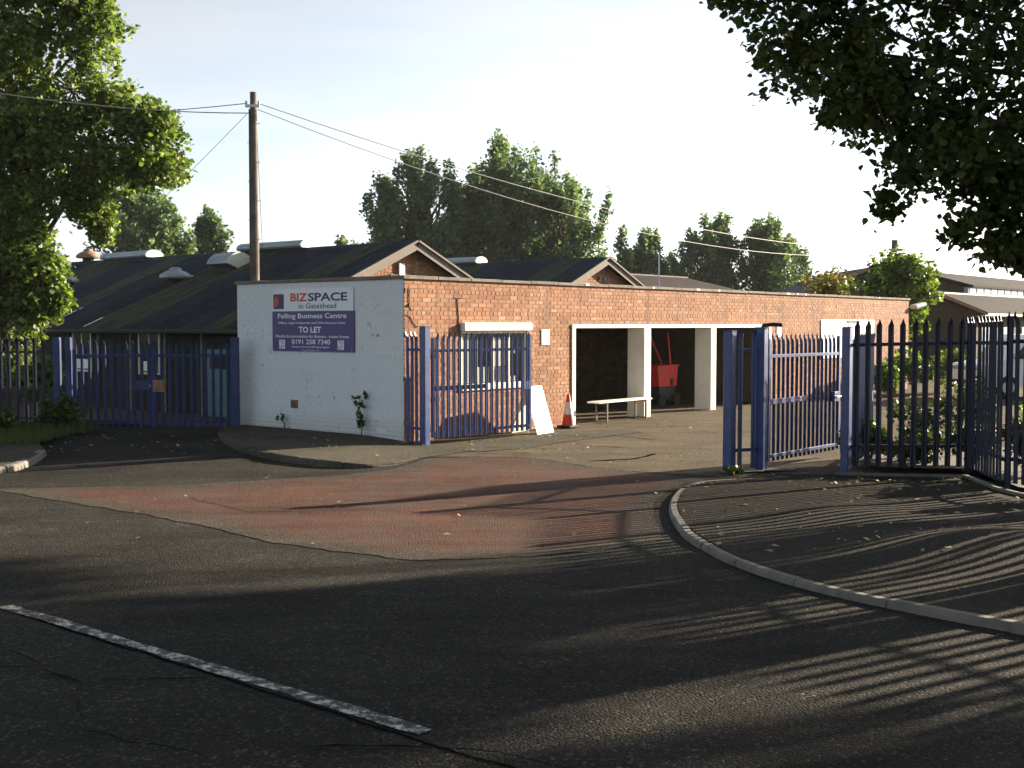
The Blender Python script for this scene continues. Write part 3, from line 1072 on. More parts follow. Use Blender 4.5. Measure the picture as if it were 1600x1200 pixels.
for k, (u0, z0, w, h, lab) in enumerate(((3.93, 1.70, 0.27, 0.31, 'small white notice on the brick wall between the window and the bays'),
                                         (14.2, 1.78, 0.26, 0.30, 'small white notice on the brick wall beside the lintel end, above the gate leaf'))):
    nb = board_frame('notice_plate', Wp(u0, -0.012, z0), CU, UPZ, lab, 'notice')
    MB().bbox(0, w, 0, h, 0, 0.008, 0.003).build('plate', M['sheetwhite'], nb)
    for i in range(4):
        MB().box(0.05, w - 0.05 - 0.02 * (i % 2), h - 0.09 - i * 0.05, h - 0.075 - i * 0.05, 0.0085, 0.0092).build('print_line', M['inkgrey'], nb)

# ------------------------------------------------------------------ things in front of the bays
ab_ = board_frame('sandwich_board', Wp(2.78, -0.80, isle(0.5, 23)), (math.sin(R(32)), math.cos(R(32)), 0), UPZ, 'blank white folding advertising board leaning open beside the blue gate leaf', 'board')


def slab(parent, name, x0, x1, h, zb, zt, mat, t=0.015):
    vs = [(x0, 0, zb), (x1, 0, zb), (x1, h, zt), (x0, h, zt), (x0, 0, zb - t), (x1, 0, zb - t), (x1, h, zt - t), (x0, h, zt - t)]
    return MB().add(vs, [(0, 1, 2, 3), (7, 6, 5, 4), (0, 4, 5, 1), (1, 5, 6, 2), (2, 6, 7, 3), (3, 7, 4, 0)]).build(name, M[mat], parent)


fp = slab(ab_, 'front_panel', 0, 0.62, 0.90, 0.02, -0.26, 'sheetwhite')
slab(ab_, 'rear_panel', 0.0, 0.62, 0.88, -0.56, -0.278, 'cream')
for i, (a, b, hh) in enumerate(((0.12, 0.5, 0.36), (0.16, 0.46, 0.32), (0.10, 0.52, 0.16))):
    y = hh
    zz = 0.02 - 0.28 * y / 0.90
    MB().add([(a, y, zz + 0.003), (b, y, zz + 0.003), (b, y + 0.014, zz - 0.0012), (a, y + 0.014, zz - 0.0012)], [(0, 1, 2, 3)]).build('print_line', M['inkgrey'] if i == 2 else M['poster'], fp)
for x in (0.1, 0.52):
    MB().tube([(x, 0.87, -0.27), (x + 0.05, 0.87, -0.27)], 0.012, 6).build('hinge', M['galv'], ab_)

cn = thing('traffic_cone', Wp(4.38, -0.36, 0.016), ROT, 'faded red and white traffic cone at the foot of the brick wall', 'cone')
MB().bbox(-0.17, 0.17, -0.17, 0.17, 0, 0.045, 0.012).build('base', M['rubber'], cn)
prof = lambda z: 0.135 - (0.135 - 0.028) * (z - 0.045) / 0.635
for a, b, m, nm in ((0.045, 0.17, 'conered', 'lower_band'), (0.17, 0.27, 'conered', 'red_band'), (0.27, 0.52, 'white', 'reflective_band'), (0.52, 0.68, 'conered', 'tip_band')):
    e = 0.003 if m == 'white' else 0
    mb = MB().lathe([(prof(a) + e, a), (prof(b) + e, b)], 20)
    if b > 0.6:
        mb.lathe([(prof(b), b), (0.018, b + 0.004), (0.016, b - 0.03)], 20)
    mb.build(nm, M[m], cn, smooth=True)

bn = thing('bench', Wp(6.62, -0.12, 0.006), ROT, 'simple backless bench with a pale seat standing in the first open bay', 'bench')
for k in range(2):
    MB().bbox(-1.04, 1.04, -0.16 + k * 0.165, -0.005 + k * 0.165, 0.425, 0.462, 0.006).build('seat_plank', M['cream'], bn)
for x in (-0.72, 0.80):
    fr = MB()
    for y in (-0.14, 0.14):
        fr.bar((x, y, 0), (x, y, 0.425), 0.035, 0.035, (1, 0, 0))
    fr.bar((x, -0.12, 0.03), (x, 0.12, 0.03), 0.03, 0.03).bar((x, -0.12, 0.40), (x, 0.12, 0.40), 0.03, 0.03)
    fr.build('leg_frame', M['timber'], bn)

# red skip-like machine standing in the middle bay
mc = thing('red_hopper', Wp(11.45, 2.0, 0.006), ROT, 'red steel hopper on a dark base with two thin red bars, inside the middle bay', 'hopper')
MB().prism([(-0.42, 0.5), (0.42, 0.5), (0.50, 1.02), (-0.50, 1.02)], 'y', -0.32, 0.32).build('hopper_body', M['redpaint'], mc)
MB().bbox(-0.53, 0.53, -0.35, 0.35, 1.02, 1.06, 0.01).build('rim', M['redpaint'], mc)
MB().bbox(-0.40, 0.40, -0.3, 0.3, 0.16, 0.5, 0.02).build('engine_base', M['black'], mc)
MB().box(0.12, 0.24, -0.34, -0.321, 0.52, 0.70).build('chute', M['black'], mc)
for x in (-0.36, 0.36):
    for y in (-0.34, 0.34):
        MB().tube([(x, y - 0.05, 0.16), (x, y + 0.05, 0.16)], 0.16, 14).build('wheel', M['rubber'], mc)
MB().tube([(-0.05, -0.2, 1.0), (-0.62, -0.1, 1.95)], 0.022, 8).build('bar', M['redpaint'], mc)
MB().tube([(0.33, -0.2, 1.0), (0.33, -0.1, 1.90)], 0.022, 8).build('bar', M['redpaint'], mc)
sb = thing('storage_cupboard', Wp(6.9, 3.6, 0.006), ROT, 'dim grey steel cupboard at the back of the first bay', 'cupboard')
MB().bbox(-0.45, 0.45, -0.25, 0.25, 0.06, 1.5, 0.01).build('cabinet', M['black'], sb)
for s in (-1, 1):
    d_ = MB().bbox(0.01 if s > 0 else -0.44, 0.44 if s > 0 else -0.01, -0.268, -0.252, 0.08, 1.48, 0.004).build('door', M['felt'], sb)
    MB().bar((s * 0.06, -0.28, 0.75), (s * 0.06, -0.28, 0.87), 0.015, 0.015, (1, 0, 0)).build('handle', M['galv'], d_)

# floodlight on the far corner
fl_ = thing('floodlight', Wp(23.6, 0.1, 2.66), ROT, 'pale floodlight on an arm at the far corner of the brick building', 'lamp')
MB().tube([(0.0, 0, 0), (0.18, -0.05, 0.03), (0.3, -0.1, 0.02)], 0.025, 8).build('arm', M['galv'], fl_)
MB().bbox(0.25, 0.95, -0.26, 0.02, -0.07, 0.06, 0.04).build('lamp_housing', M['lamp'], fl_, rot=(0, -R(9), R(-8)))
MB().box(0.30, 0.90, -0.22, -0.02, -0.082, -0.072).build('lens', M['blueglaze'], fl_, rot=(0, -R(9), R(-8)))

# ------------------------------------------------------------------ palisade fencing
def pale_mesh(h, w=0.078, mat='blue', splay=0.035):
    pr = [(-w / 2, 0.0), (-w * 0.27, -0.016), (0.0, -0.004), (w * 0.27, -0.016), (w / 2, 0.0)]
    tk = 0.004
    mb = MB()
    lv = [(0.0, 0.0), (h - 0.17, 0.0), (h - 0.10, -0.006), (h, -splay)]
    n = len(pr)
    for li, (z, dy) in enumerate(lv):
        for side in (0, 1):
            for x, y in pr:
                zz = z
                xx = x
                if li == 3:
                    zz = z - abs(x) / (w / 2) * 0.085
                    xx = x * (0.75 if abs(x) > w * 0.3 else 0.7)
                mb.v.append((xx, y + dy + side * tk, zz))
    for li in range(len(lv) - 1):
        a0, b0 = li * 2 * n, (li + 1) * 2 * n
        for k in range(n - 1):
            mb.f.append((a0 + k, a0 + k + 1, b0 + k + 1, b0 + k))
            mb.f.append((a0 + n + k + 1, a0 + n + k, b0 + n + k, b0 + n + k + 1))
        mb.f.append((a0, b0, b0 + n, a0 + n))
        mb.f.append((a0 + n - 1, a0 + 2 * n - 1, b0 + 2 * n - 1, b0 + n - 1))
    t0 = (len(lv) - 1) * 2 * n
    for k in range(n - 1):
        mb.f.append((t0 + k, t0 + k + 1, t0 + n + k + 1, t0 + n + k))
    return mb.mesh('pale', M[mat], fix=False)


def post_mesh(h, mat='blue', wx=0.10, wy=0.055, name='post', box=False):
    if box:
        return MB().bbox(-wx / 2, wx / 2, -wy / 2, wy / 2, 0, h, 0.006).mesh(name, M[mat])
    t = 0.008
    pl = [(-wx / 2, -wy / 2), (-wx / 2 + t, -wy / 2), (-wx / 2 + t, -t / 2), (wx / 2 - t, -t / 2), (wx / 2 - t, -wy / 2), (wx / 2, -wy / 2),
          (wx / 2, wy / 2), (wx / 2 - t, wy / 2), (wx / 2 - t, t / 2), (-wx / 2 + t, t / 2), (-wx / 2 + t, wy / 2), (-wx / 2, wy / 2)]
    return MB().prism(pl, 'z', 0, h).mesh(name, M[mat])


def fence_panel(name, a, b, za, zb, h, label, pitch=0.155, mat='blue', rails=(0.30, 1.75), post_a=True, post_b=True, flip=False, post_h=None, cat='fence', group=None, lift=0.04, pm=None, trim=0.10):
    """straight run of palisade from a to b: posts, two angle rails and separate pales on the -y side"""
    a, b = Vector((a[0], a[1])), Vector((b[0], b[1]))
    if flip:
        a, b, za, zb = b, a, zb, za
        post_a, post_b = post_b, post_a
    L = (b - a).length
    ang = math.atan2(b.y - a.y, b.x - a.x)
    o = thing(name, (a.x, a.y, za), ang, label, cat, group)
    dz = (zb - za)
    pm = pm or pale_mesh(h - lift, mat=mat)
    n = max(1, int(round((L - 2 * trim) / pitch)))
    for i in range(n + 1):
        x = trim + (L - 2 * trim) * (i / n)
        p = inst('pale', pm, o, (x, -0.028 + random.uniform(-0.002, 0.002), lift + dz * x / L), (random.uniform(-0.006, 0.006), random.uniform(-0.006, 0.006), random.uniform(-0.05, 0.05)))
    for rz in rails:
        MB().bar((0.02, -0.002, rz), (L - 0.02, -0.002, rz + dz), 0.006, 0.045).bar((0.02, 0.022, rz + 0.022), (L - 0.02, 0.022, rz + 0.022 + dz), 0.045, 0.006).build('rail', M[mat], o)
    ph = post_h or h - 0.03
    for flag, x, z in ((post_a, 0, 0), (post_b, L, dz)):
        if flag:
            inst('post', post_mesh(ph + 0.05, mat), o, (x, 0.03, z - 0.05))
    return o


def gate_leaf(name, a, b, z, h, label, mat='blue', face=-1, pitch=0.155, mid=True, rails=(0.17, 1.62), group=None):
    """framed gate leaf hung at a: stiles, rails, lock bar, pales on one side"""
    a, b = Vector((a[0], a[1])), Vector((b[0], b[1]))
    L = (b - a).length
    o = thing(name, (a.x, a.y, z), math.atan2(b.y - a.y, b.x - a.x), label, 'gate', group)
    for x in (0.07, L - 0.03):
        MB().bbox(x - 0.03, x + 0.03, -0.025, 0.025, 0.10, h - 0.12 + (0.05 if x > 1 else 0), 0.005).build('stile', M[mat], o)
    for rz in rails:
        MB().bbox(0.10, L - 0.06, -0.022, 0.022, rz - 0.025, rz + 0.025, 0.005).build('rail', M[mat], o)
    pm = pale_mesh(h - 0.10, mat=mat, splay=0.02)
    n = int(round((L - 0.28) / pitch))
    for i in range(n + 1):
        x = 0.15 + (L - 0.28) * i / n
        inst('pale', pm, o, (x, face * 0.028, 0.08), (0, random.uniform(-0.004, 0.004), 0 if face < 0 else math.pi))
    if mid:
        MB().bbox(0.10, L * 0.52, -0.018, 0.018, 0.92, 1.0, 0.005).build('lock_rail', M[mat], o)
    lb = MB().bbox(L - 0.24, L - 0.06, -0.04, 0.04, 0.86, 1.02, 0.006).build('lock_box', M[mat], o)
    MB().tube([(L - 0.2, -face * 0.06, 0.94), (L - 0.06, -face * 0.06, 0.94)], 0.014, 8).build('bolt', M['galv'], lb)
    MB().bar((L - 0.03, -face * 0.05, 0.02), (L - 0.03, -face * 0.05, 0.5), 0.018, 0.018, (1, 0, 0)).build('drop_bolt', M['galv'], o)
    for hz in (0.25, h - 0.35):
        MB().tube([(0.005, 0, hz - 0.05), (0.005, 0, hz + 0.05)], 0.022, 8).build('hinge', M[mat], o)
    return o


# entrance: gate posts
def gate_post(p, h, label, w=0.13):
    o = thing('gate_post', (p[0], p[1], p[2]), ROT, label, 'post')
    MB().bbox(-w / 2, w / 2, -w / 2, w / 2, -0.05, h, 0.01).build('shaft', M['blue'], o)
    MB().bbox(-w / 2 - 0.004, w / 2 + 0.004, -w / 2 - 0.004, w / 2 + 0.004, h + 0.001, h + 0.012, 0.003).build('cap', M['blue'], o)
    return o


PL = Wp(-0.06, -0.56)
gp = gate_post((PL[0], PL[1], 0.01), 2.06, 'blue gate post nearest the corner of the white wall', 0.14)
fence_panel('infill_fence', Wp(-0.04, -0.06)[:2], Wp(-0.06, -0.48)[:2], 0.01, 0.01, 1.98, 'short infill of three blue pales between the brick corner and the gate post', mat='blue', rails=(0.28, 1.66), post_a=False, post_b=False, pitch=0.14)
gate_leaf('gate_leaf', Wp(0.05, -0.575)[:2], Wp(2.62, -0.78)[:2], 0.03, 1.97, 'blue palisade gate leaf swung open against the brick wall by the window', face=-1, pitch=0.135)
PR = (3.08, 16.82)
PR2 = (3.58, 17.04)
gate_post((PR[0], PR[1], 0.01), 2.0, 'blue gate post at the inner kerb end, first of the pair by the open leaf', 0.14)
gp2 = gate_post((PR2[0], PR2[1], 0.01), 2.05, 'blue gate post carrying the open leaf, beside the two-pale infill', 0.13)
MB().tube([(0, 0, 2.03), (0.03, 0, 2.085), (0.13, -0.12, 2.10), (0.2, -0.2, 2.09)], 0.03, 8).build('catch_arm', M['darkblue'], gp2)
fence_panel('infill_fence', PR, PR2, 0.02, 0.02, 2.06, 'narrow infill of two blue pales between the pair of gate posts', rails=(0.30, 1.72), post_a=False, post_b=False, pitch=0.17, trim=0.16)
gate_leaf('gate_leaf', (3.66, 17.12), (5.22, 18.98), 0.03, 1.97, 'blue palisade gate leaf standing open in the yard, its rails towards the camera', face=1, pitch=0.145)
P3 = (4.68, 16.62)
gate_post((P3[0], P3[1], 0.02), 2.05, 'blue post where the footway fence starts, beside the pedestrian gap', 0.12)
gate_leaf('pedestrian_gate', (4.74, 16.72), (5.72, 18.9), 0.04, 1.97, 'blue pedestrian gate swung inwards, seen edge-on behind the footway fence', face=-1, pitch=0.15, mid=False)
C1, C2 = (6.28, 16.30), (6.00, 14.42)
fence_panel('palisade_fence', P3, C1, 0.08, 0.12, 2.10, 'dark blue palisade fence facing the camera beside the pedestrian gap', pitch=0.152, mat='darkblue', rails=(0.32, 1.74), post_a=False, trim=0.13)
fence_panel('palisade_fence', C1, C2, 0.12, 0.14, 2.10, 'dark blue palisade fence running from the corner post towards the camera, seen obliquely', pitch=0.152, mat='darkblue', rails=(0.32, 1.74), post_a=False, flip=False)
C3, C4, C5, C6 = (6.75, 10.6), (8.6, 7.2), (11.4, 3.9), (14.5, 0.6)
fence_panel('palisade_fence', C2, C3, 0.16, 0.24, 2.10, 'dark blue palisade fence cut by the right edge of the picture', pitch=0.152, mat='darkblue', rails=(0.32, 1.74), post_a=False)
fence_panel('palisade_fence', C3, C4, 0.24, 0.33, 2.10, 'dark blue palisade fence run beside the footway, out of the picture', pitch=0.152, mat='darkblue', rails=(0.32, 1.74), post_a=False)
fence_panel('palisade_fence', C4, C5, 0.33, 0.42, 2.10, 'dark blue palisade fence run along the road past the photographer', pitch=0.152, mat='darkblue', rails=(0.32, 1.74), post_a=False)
# concrete edging under the footway fence
ed = thing('edging', (0, 0, 0), 0, 'pale concrete edging strip under the footway fence', 'edging')
ep = [Vector(p) for p in [(4.5, 16.52), (5.4, 16.32), (6.2, 16.17), (5.96, 14.6), (6.0, 14.0), (6.4, 12.0)]]
for i in range(len(ep) - 1):
    a, b = ep[i], ep[i + 1]
    k = max(1, int((b - a).length / 0.9))
    for q in range(k):
        p0 = a + (b - a) * (q / k + 0.004)
        p1 = a + (b - a) * ((q + 1) / k - 0.004)
        MB().bar((p0.x, p0.y, pav(p0.x, p0.y) + 0.0), (p1.x, p1.y, pav(p1.x, p1.y) + 0.0), 0.05, 0.08).build('edging_stone', M['kerb'], ed)
pd = MB()
pdx = [(2.98, 16.62), (4.1, 17.0), (4.05, 17.22), (2.95, 16.98)]
pad = sheet('gate_pad', pdx, lambda x, y: g(x, y) + 0.03, M['kerb'], 0.3)

# left gates and fence
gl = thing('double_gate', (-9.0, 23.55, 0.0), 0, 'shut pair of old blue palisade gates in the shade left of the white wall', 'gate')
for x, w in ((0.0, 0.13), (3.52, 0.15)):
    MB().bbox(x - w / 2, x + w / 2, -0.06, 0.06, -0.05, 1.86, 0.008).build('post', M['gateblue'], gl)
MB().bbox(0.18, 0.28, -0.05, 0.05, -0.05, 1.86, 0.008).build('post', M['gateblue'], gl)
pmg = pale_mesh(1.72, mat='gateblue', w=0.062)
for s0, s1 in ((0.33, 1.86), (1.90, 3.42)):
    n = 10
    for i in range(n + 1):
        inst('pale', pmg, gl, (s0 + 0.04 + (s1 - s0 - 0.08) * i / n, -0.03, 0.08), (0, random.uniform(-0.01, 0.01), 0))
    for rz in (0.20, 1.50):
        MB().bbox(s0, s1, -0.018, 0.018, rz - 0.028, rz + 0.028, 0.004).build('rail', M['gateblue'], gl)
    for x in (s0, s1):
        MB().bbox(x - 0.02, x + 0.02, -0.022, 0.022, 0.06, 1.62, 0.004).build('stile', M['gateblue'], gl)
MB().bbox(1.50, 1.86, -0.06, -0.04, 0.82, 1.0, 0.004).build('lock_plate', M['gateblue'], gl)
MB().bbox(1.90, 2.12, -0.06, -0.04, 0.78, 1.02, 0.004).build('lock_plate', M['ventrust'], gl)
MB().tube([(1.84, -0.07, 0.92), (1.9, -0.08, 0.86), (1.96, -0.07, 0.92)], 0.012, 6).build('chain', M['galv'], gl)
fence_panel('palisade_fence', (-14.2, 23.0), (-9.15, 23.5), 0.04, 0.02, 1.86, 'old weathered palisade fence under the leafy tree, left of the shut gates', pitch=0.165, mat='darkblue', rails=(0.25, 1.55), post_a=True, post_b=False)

# ------------------------------------------------------------------ corrugated sheds
def corr_mesh(w, L, mat, per=0.146, amp=0.026, lift=0.0):
    n = int(round(w / per)) * 6
    mb = MB()
    for j, y in enumerate((0.0, L)):
        for i in range(n + 1):
            x = w * i / n
            mb.v.append((x, y, amp * math.sin(2 * math.pi * x / per) + (lift if j == 0 else 0.0)))
    for i in range(n):
        mb.f.append((i, i + 1, n + 2 + i, n + 1 + i))
    me = mb.mesh('roof_sheet', M[mat], smooth=True, fix=False)
    return me


def shed(name, ua, za, v0, v1, half, slope, label, wall_mat='mortar', brick=True, windows=()):
    o = thing(name, tuple(Vector(Wp(ua, v0))), ROT, label, 'shed')
    L = v1 - v0
    ze = za - half * slope
    rise = half * slope
    sl = math.hypot(half, rise)
    ang = math.atan2(rise, half)
    # gable wall (local x across, y along the ridge)
    gw = MB().prism([(-half + 0.25, 0), (half - 0.25, 0), (half - 0.25, ze + 0.25 * slope - 0.06), (0, za - 0.06), (-half + 0.25, ze + 0.25 * slope - 0.06)], 'y', 0.012, 0.22)
    gw = gw.build('gable_wall', M['mortar'], o)
    gb = MB()
    rk = lambda z: (-min(half - 0.25, (za - 0.10 - z) / slope), min(half - 0.25, (za - 0.10 - z) / slope))
    for b in courses(-half, half, 2.6, za - 0.08, rake=rk):
        brick_faces(gb, *b[:4], lambda s, q, z: (s, 0.006 - q, z))
    tag(gb.build('brickwork', M['brick'], gw), kind='stuff')
    MB().box(-half + 0.28, -half + 0.5, 0.23, L, 0, ze + 0.05).build('side_wall', M['hoarding'], o)
    MB().box(half - 0.5, half - 0.28, 0.23, L, 0, ze + 0.05).build('side_wall', M['hoarding'], o)
    MB().box(-half + 0.52, half - 0.52, L - 0.2, L, 0, ze).build('far_wall', M['dmortar'], o)
    # sheets on both slopes, two courses each
    row = sl / 2 + 0.08
    near = {k: corr_mesh(1.022, row, k) for k in ('roof', 'roofmoss')}
    nsh = int(L / 1.022) + 1
    moss = {1, 5, 6, 9, 12, 13, 16}
    for side_ in (-1, 1):
        for r in range(2):
            for i in range(nsh):
                m = near['roofmoss' if (i in moss and (side_ < 0)) else 'roof']
                q = inst('roof_sheet', m, o)
                d0 = r * (sl / 2) - (0.12 if r == 0 else 0.06)
                zoff = 0.012 * r + 0.008 * (i % 2)
                # sheet x -> along the ridge (+y), sheet y -> up the slope
                up = Vector((-side_ * math.cos(ang), 0, math.sin(ang)))
                along = Vector((0, 1, 0))
                nrm = along.cross(up)
                if nrm.z < 0:
                    nrm = -nrm
                org = Vector((side_ * half, -0.28 + i * 1.022, ze)) + up * d0 + nrm * (0.03 + zoff)
                mt = Matrix((along, up, nrm)).transposed().to_4x4()
                mt.translation = org
                q.matrix_local = mt
    MB().prism([(-0.2, za + 0.0 - 0.04), (0, za + 0.09), (0.2, za - 0.04), (0, za + 0.05)], 'y', -0.3, L).build('ridge_cap', M['roof'], o)
    for s in (-1, 1):
        MB().bar((s * (half + 0.12), -0.25, ze - 0.12 * slope - 0.06), (s * 0.02, -0.25, za - 0.04), 0.04, 0.20, (0, 0, 1)).build('bargeboard', M['barge'], o)
        MB().bar((s * (half + 0.14), -0.29, ze - 0.12 * slope + 0.05), (s * 0.02, -0.29, za + 0.075), 0.07, 0.05, (0, 0, 1)).build('verge_trim', M['barge'], o)
        MB().tube([(s * (half + 0.1), -0.2, ze - 0.06), (s * (half + 0.1), L, ze - 0.06)], 0.055, 8).build('gutter', M['felt'], o)
    return o


S1 = shed('corrugated_shed', 6.3, 4.10, 6.0, 26.0, 4.85, 0.43, 'long corrugated roofed shed behind the white wall, lichen bands on its dark slope')
S2 = shed('corrugated_shed', 16.3, 4.17, 7.2, 27.0, 4.85, 0.43, 'corrugated roofed shed whose small gable shows above the middle of the brick parapet')
# details of the first gable
MB().bbox(-0.42, -0.22, -0.06, 0.0, 3.28, 3.62, 0.008).build('vent_plate', M['white'], S1)
MB().bbox(-0.70, 0.25, -0.05, 0.005, 3.26, 3.34, 0.008).build('timber_strut', M['timber'], S1)
MB().bbox(0.12, 0.6, -0.03, 0.004, 3.05, 3.40, 0.008).build('opening', M['black'], S1)
MB().bbox(-0.18, -0.02, -0.03, 0.004, 3.50, 3.64, 0.005).build('opening', M['black'], S2)
MB().bbox(0.06, 0.22, -0.03, 0.004, 3.50, 3.64, 0.005).build('opening', M['black'], S2)
# windows and door in the shaded side wall: local x = -4.85+0.28
XW = -4.85 + 0.28
for yv in (13.35, 10.35):
    y = yv - 6.0
    wf = MB()
    wf.bbox(XW - 0.04, XW + 0.02, y - 0.45, y - 0.40, 0.9, 2.0, 0.004).bbox(XW - 0.04, XW + 0.02, y + 0.40, y + 0.45, 0.9, 2.0, 0.004)
    wf.bbox(XW - 0.04, XW + 0.02, y - 0.40, y + 0.40, 0.9, 0.95, 0.004).bbox(XW - 0.04, XW + 0.02, y - 0.40, y + 0.40, 1.95, 2.0, 0.004)
    wf = wf.build('window', M['cream'], S1)
    MB().bbox(XW - 0.035, XW - 0.002, y - 0.02, y + 0.02, 0.95, 1.95, 0.003).build('mullion', M['cream'], wf)
    MB().box(XW - 0.02, XW - 0.012, y - 0.40, y + 0.40, 0.95, 1.95).build('pane', M['glass'], wf)
    for s in (-1, 1):
        MB().box(XW - 0.028, XW - 0.022, y + s * 0.2 - 0.13, y + s * 0.2 + 0.13, 0.98, 1.22).build('paper', M['blind'], wf)
dy = 7.6 - 6.0
dr = MB().bbox(XW - 0.05, XW - 0.002, dy - 0.55, dy + 0.45, 0.0, 1.55, 0.006).build('door', M['teal'], S1)
MB().bbox(XW - 0.06, XW - 0.051, dy - 0.4, dy + 0.3, 1.1, 1.42, 0.004).build('pane', M['dark'], dr)
for k in range(12):
    yy = 0.8 + k * 1.45
    MB().bbox(XW - 0.035, XW - 0.001, yy - 0.04, yy + 0.04, 0, 1.98, 0.004).build('wall_strut', M['timber'], S1)


def roof_pt(S, ua, za, slope, u, v, v0):
    return (u - ua, v - v0, za - slope * abs(ua - u) + 0.05)


# ventilators stand on the roofs: things of their own
def world(S, p):
    return S.matrix_basis @ Vector(p)


def ridge_vent(S, za, y0, L, label):
    p = world(S, (0, y0, za + 0.03))
    o = thing('ridge_ventilator', tuple(p), ROT, label, 'ventilator', 'ridge ventilators on the shed roofs')
    n = 10
    pr = [(0.30 * math.cos(math.pi * k / n), 0.10 + 0.17 * math.sin(math.pi * k / n)) for k in range(n + 1)] + [(-0.26, 0.05), (0.26, 0.05)]
    MB().prism(pr, 'y', 0.03, L).build('hood', M['ventgrey'], o)
    MB().prism([(a * 1.06, b * 1.05 - 0.005) for a, b in pr], 'y', -0.02, 0.028).build('end_plate', M['white'], o)
    MB().prism([(-0.2, -0.12), (0.2, -0.12), (0.2, 0.048), (-0.2, 0.048)], 'y', 0.05, L - 0.05).build('curb', M['felt'], o)
    return o


ridge_vent(S1, 4.10, 3.75, 2.75, 'long pale ridge ventilator to the right of the wooden pole, on the nearer shed')
ridge_vent(S1, 4.10, 10.9, 2.55, 'ridge ventilator with a white end, left along the nearer shed ridge')
ridge_vent(S2, 4.17, 5.1, 2.4, 'ridge ventilator on the second shed, below the poplar trees')


def cheese_vent(S, ua, za, u, v, v0, label):
    """half-round dormer ventilator with a fan-shaped pale front"""
    p = world(S, (u - ua, v - v0, za - 0.43 * abs(ua - u) + 0.03))
    o = thing('dormer_ventilator', tuple(p), ROT, label, 'ventilator', 'half-round ventilators on the shed roofs')
    n = 12
    arc = [(0.46 * math.cos(R(20) + R(140) * k / n), 0.05 + 0.46 * math.sin(R(20) + R(140) * k / n) - 0.08) for k in range(n + 1)]
    MB().prism(arc + [(0, 0.0)], 'y', 0.03, 0.9).build('barrel', M['ventgrey'], o)
    MB().prism([(a * 1.03, b * 1.03) for a, b in arc] + [(0, -0.02)], 'y', -0.03, 0.028).build('front_plate', M['cream'], o)
    for r in (0.55, 0.75):
        MB().tube([(a * r, -0.035, (b) * r) for a, b in arc], 0.008, 5).build('louvre', M['white'], o)
    MB().box(-0.3, 0.3, 0.05, 0.85, -0.2, 0.02).build('curb', M['felt'], o)


cheese_vent(S1, 6.3, 4.10, 5.12, 11.2, 6.0, 'pale fan-fronted half-round ventilator just left of the wooden pole')
cheese_vent(S2, 16.3, 4.17, 14.3, 12.0, 7.2, 'pale half-round ventilator low between the two shed gables')


def mushroom(S, ua, za, u, v, v0, label, m='ventgrey', k=1.0, arm=True):
    p = world(S, (u - ua, v - v0, za - 0.43 * abs(ua - u)))
    o = thing('cowl_ventilator', tuple(p), ROT, label, 'ventilator', 'round cowl ventilators on the shed roofs')
    MB().lathe([(0.20 * k, -0.25), (0.20 * k, 0.16)], 16).build('neck', M['felt'], o, smooth=True)
    MB().lathe([(0.40 * k, 0.14), (0.43 * k, 0.18), (0.40 * k, 0.25), (0.27 * k, 0.33), (0.16 * k, 0.37), (0.16 * k, 0.42), (0.08 * k, 0.45), (0.0, 0.455)], 20).build('cowl', M[m], o, smooth=True)
    if arm:
        MB().bar((0.0, -0.35, 0.19), (0.0, -0.80, 0.20), 0.03, 0.05).build('stay', M['ventgrey'], o)


mushroom(S1, 6.3, 4.10, 4.26, 12.9, 6.0, 'grey round cowl ventilator in the middle of the dark roof slope')
mushroom(S1, 6.3, 4.10, 4.29, 18.6, 6.0, 'grey round cowl ventilator beside the leafy tree edge')
mushroom(S1, 6.3, 4.14, 6.3, 20.6, 6.0, 'rusty round ventilator on the ridge near the leafy tree', 'ventrust', 0.9, False)

# third roof behind the parapet, a low flat roof and a dark gable farther right
S3 = thing('low_shed', Wp(20.2, 9.0), ROT, 'low dark purple-grey pitched roof showing just above the parapet', 'shed')
MB().prism([(0.0, 3.4), (2.6, 4.0), (5.2, 3.4), (5.2, 0), (0, 0)], 'x', 0.0, 8.3).build('walls', M['dmortar'], S3)
MB().prism([(-0.3, 3.36), (2.6, 4.02), (5.5, 3.36), (5.5, 3.44), (2.6, 4.10), (-0.3, 3.44)], 'x', -0.3, 8.6).build('roof', M['roofbrown'], S3)
MB().box(-0.3, 8.6, 2.52, 2.68, 4.09, 4.14).build('ridge_cap', M['barge'], S3)
MB().tube([(-0.2, -1.6, 2.9), (-0.2, -1.6, 4.55)], 0.025, 6).build('aerial_mast', M['galv'], S3)
S4 = thing('flat_roof_store', Wp(20.8, 5.6), ROT, 'low black felt roof behind the far end of the parapet', 'store')
MB().box(-4.0, 2.6, 0.0, 3.0, 0, 3.15).build('walls', M['dmortar'], S4)
MB().box(-4.1, 2.7, -0.1, 3.1, 3.15, 3.27).build('roof', M['felt'], S4)
MB().bbox(2.5, 2.75, -0.14, 0.1, 2.9, 3.30, 0.01).build('corner_post', M['cream'], S4)
S5 = thing('dark_gable_shed', (14.1, 47.0, 0), 0.0, 'dark brown gabled shed half hidden by the small green tree', 'shed')
MB().prism([(-4.2, 0), (4.2, 0), (4.2, 2.6), (0, 4.25), (-4.2, 2.6)], 'y', 0.0, 8).build('walls', M['dmortar'], S5)
for s in (-1, 1):
    MB().bar((s * 4.5, -0.2, 2.56), (0, -0.2, 4.36), 0.2, 0.12).build('bargeboard', M['ventrust'], S5)
    MB().prism([(0, 4.30), (s * 4.6, 2.50), (s * 4.6, 2.58), (0, 4.38)], 'y', -0.2, 8.2).build('roof', M['felt'], S5)

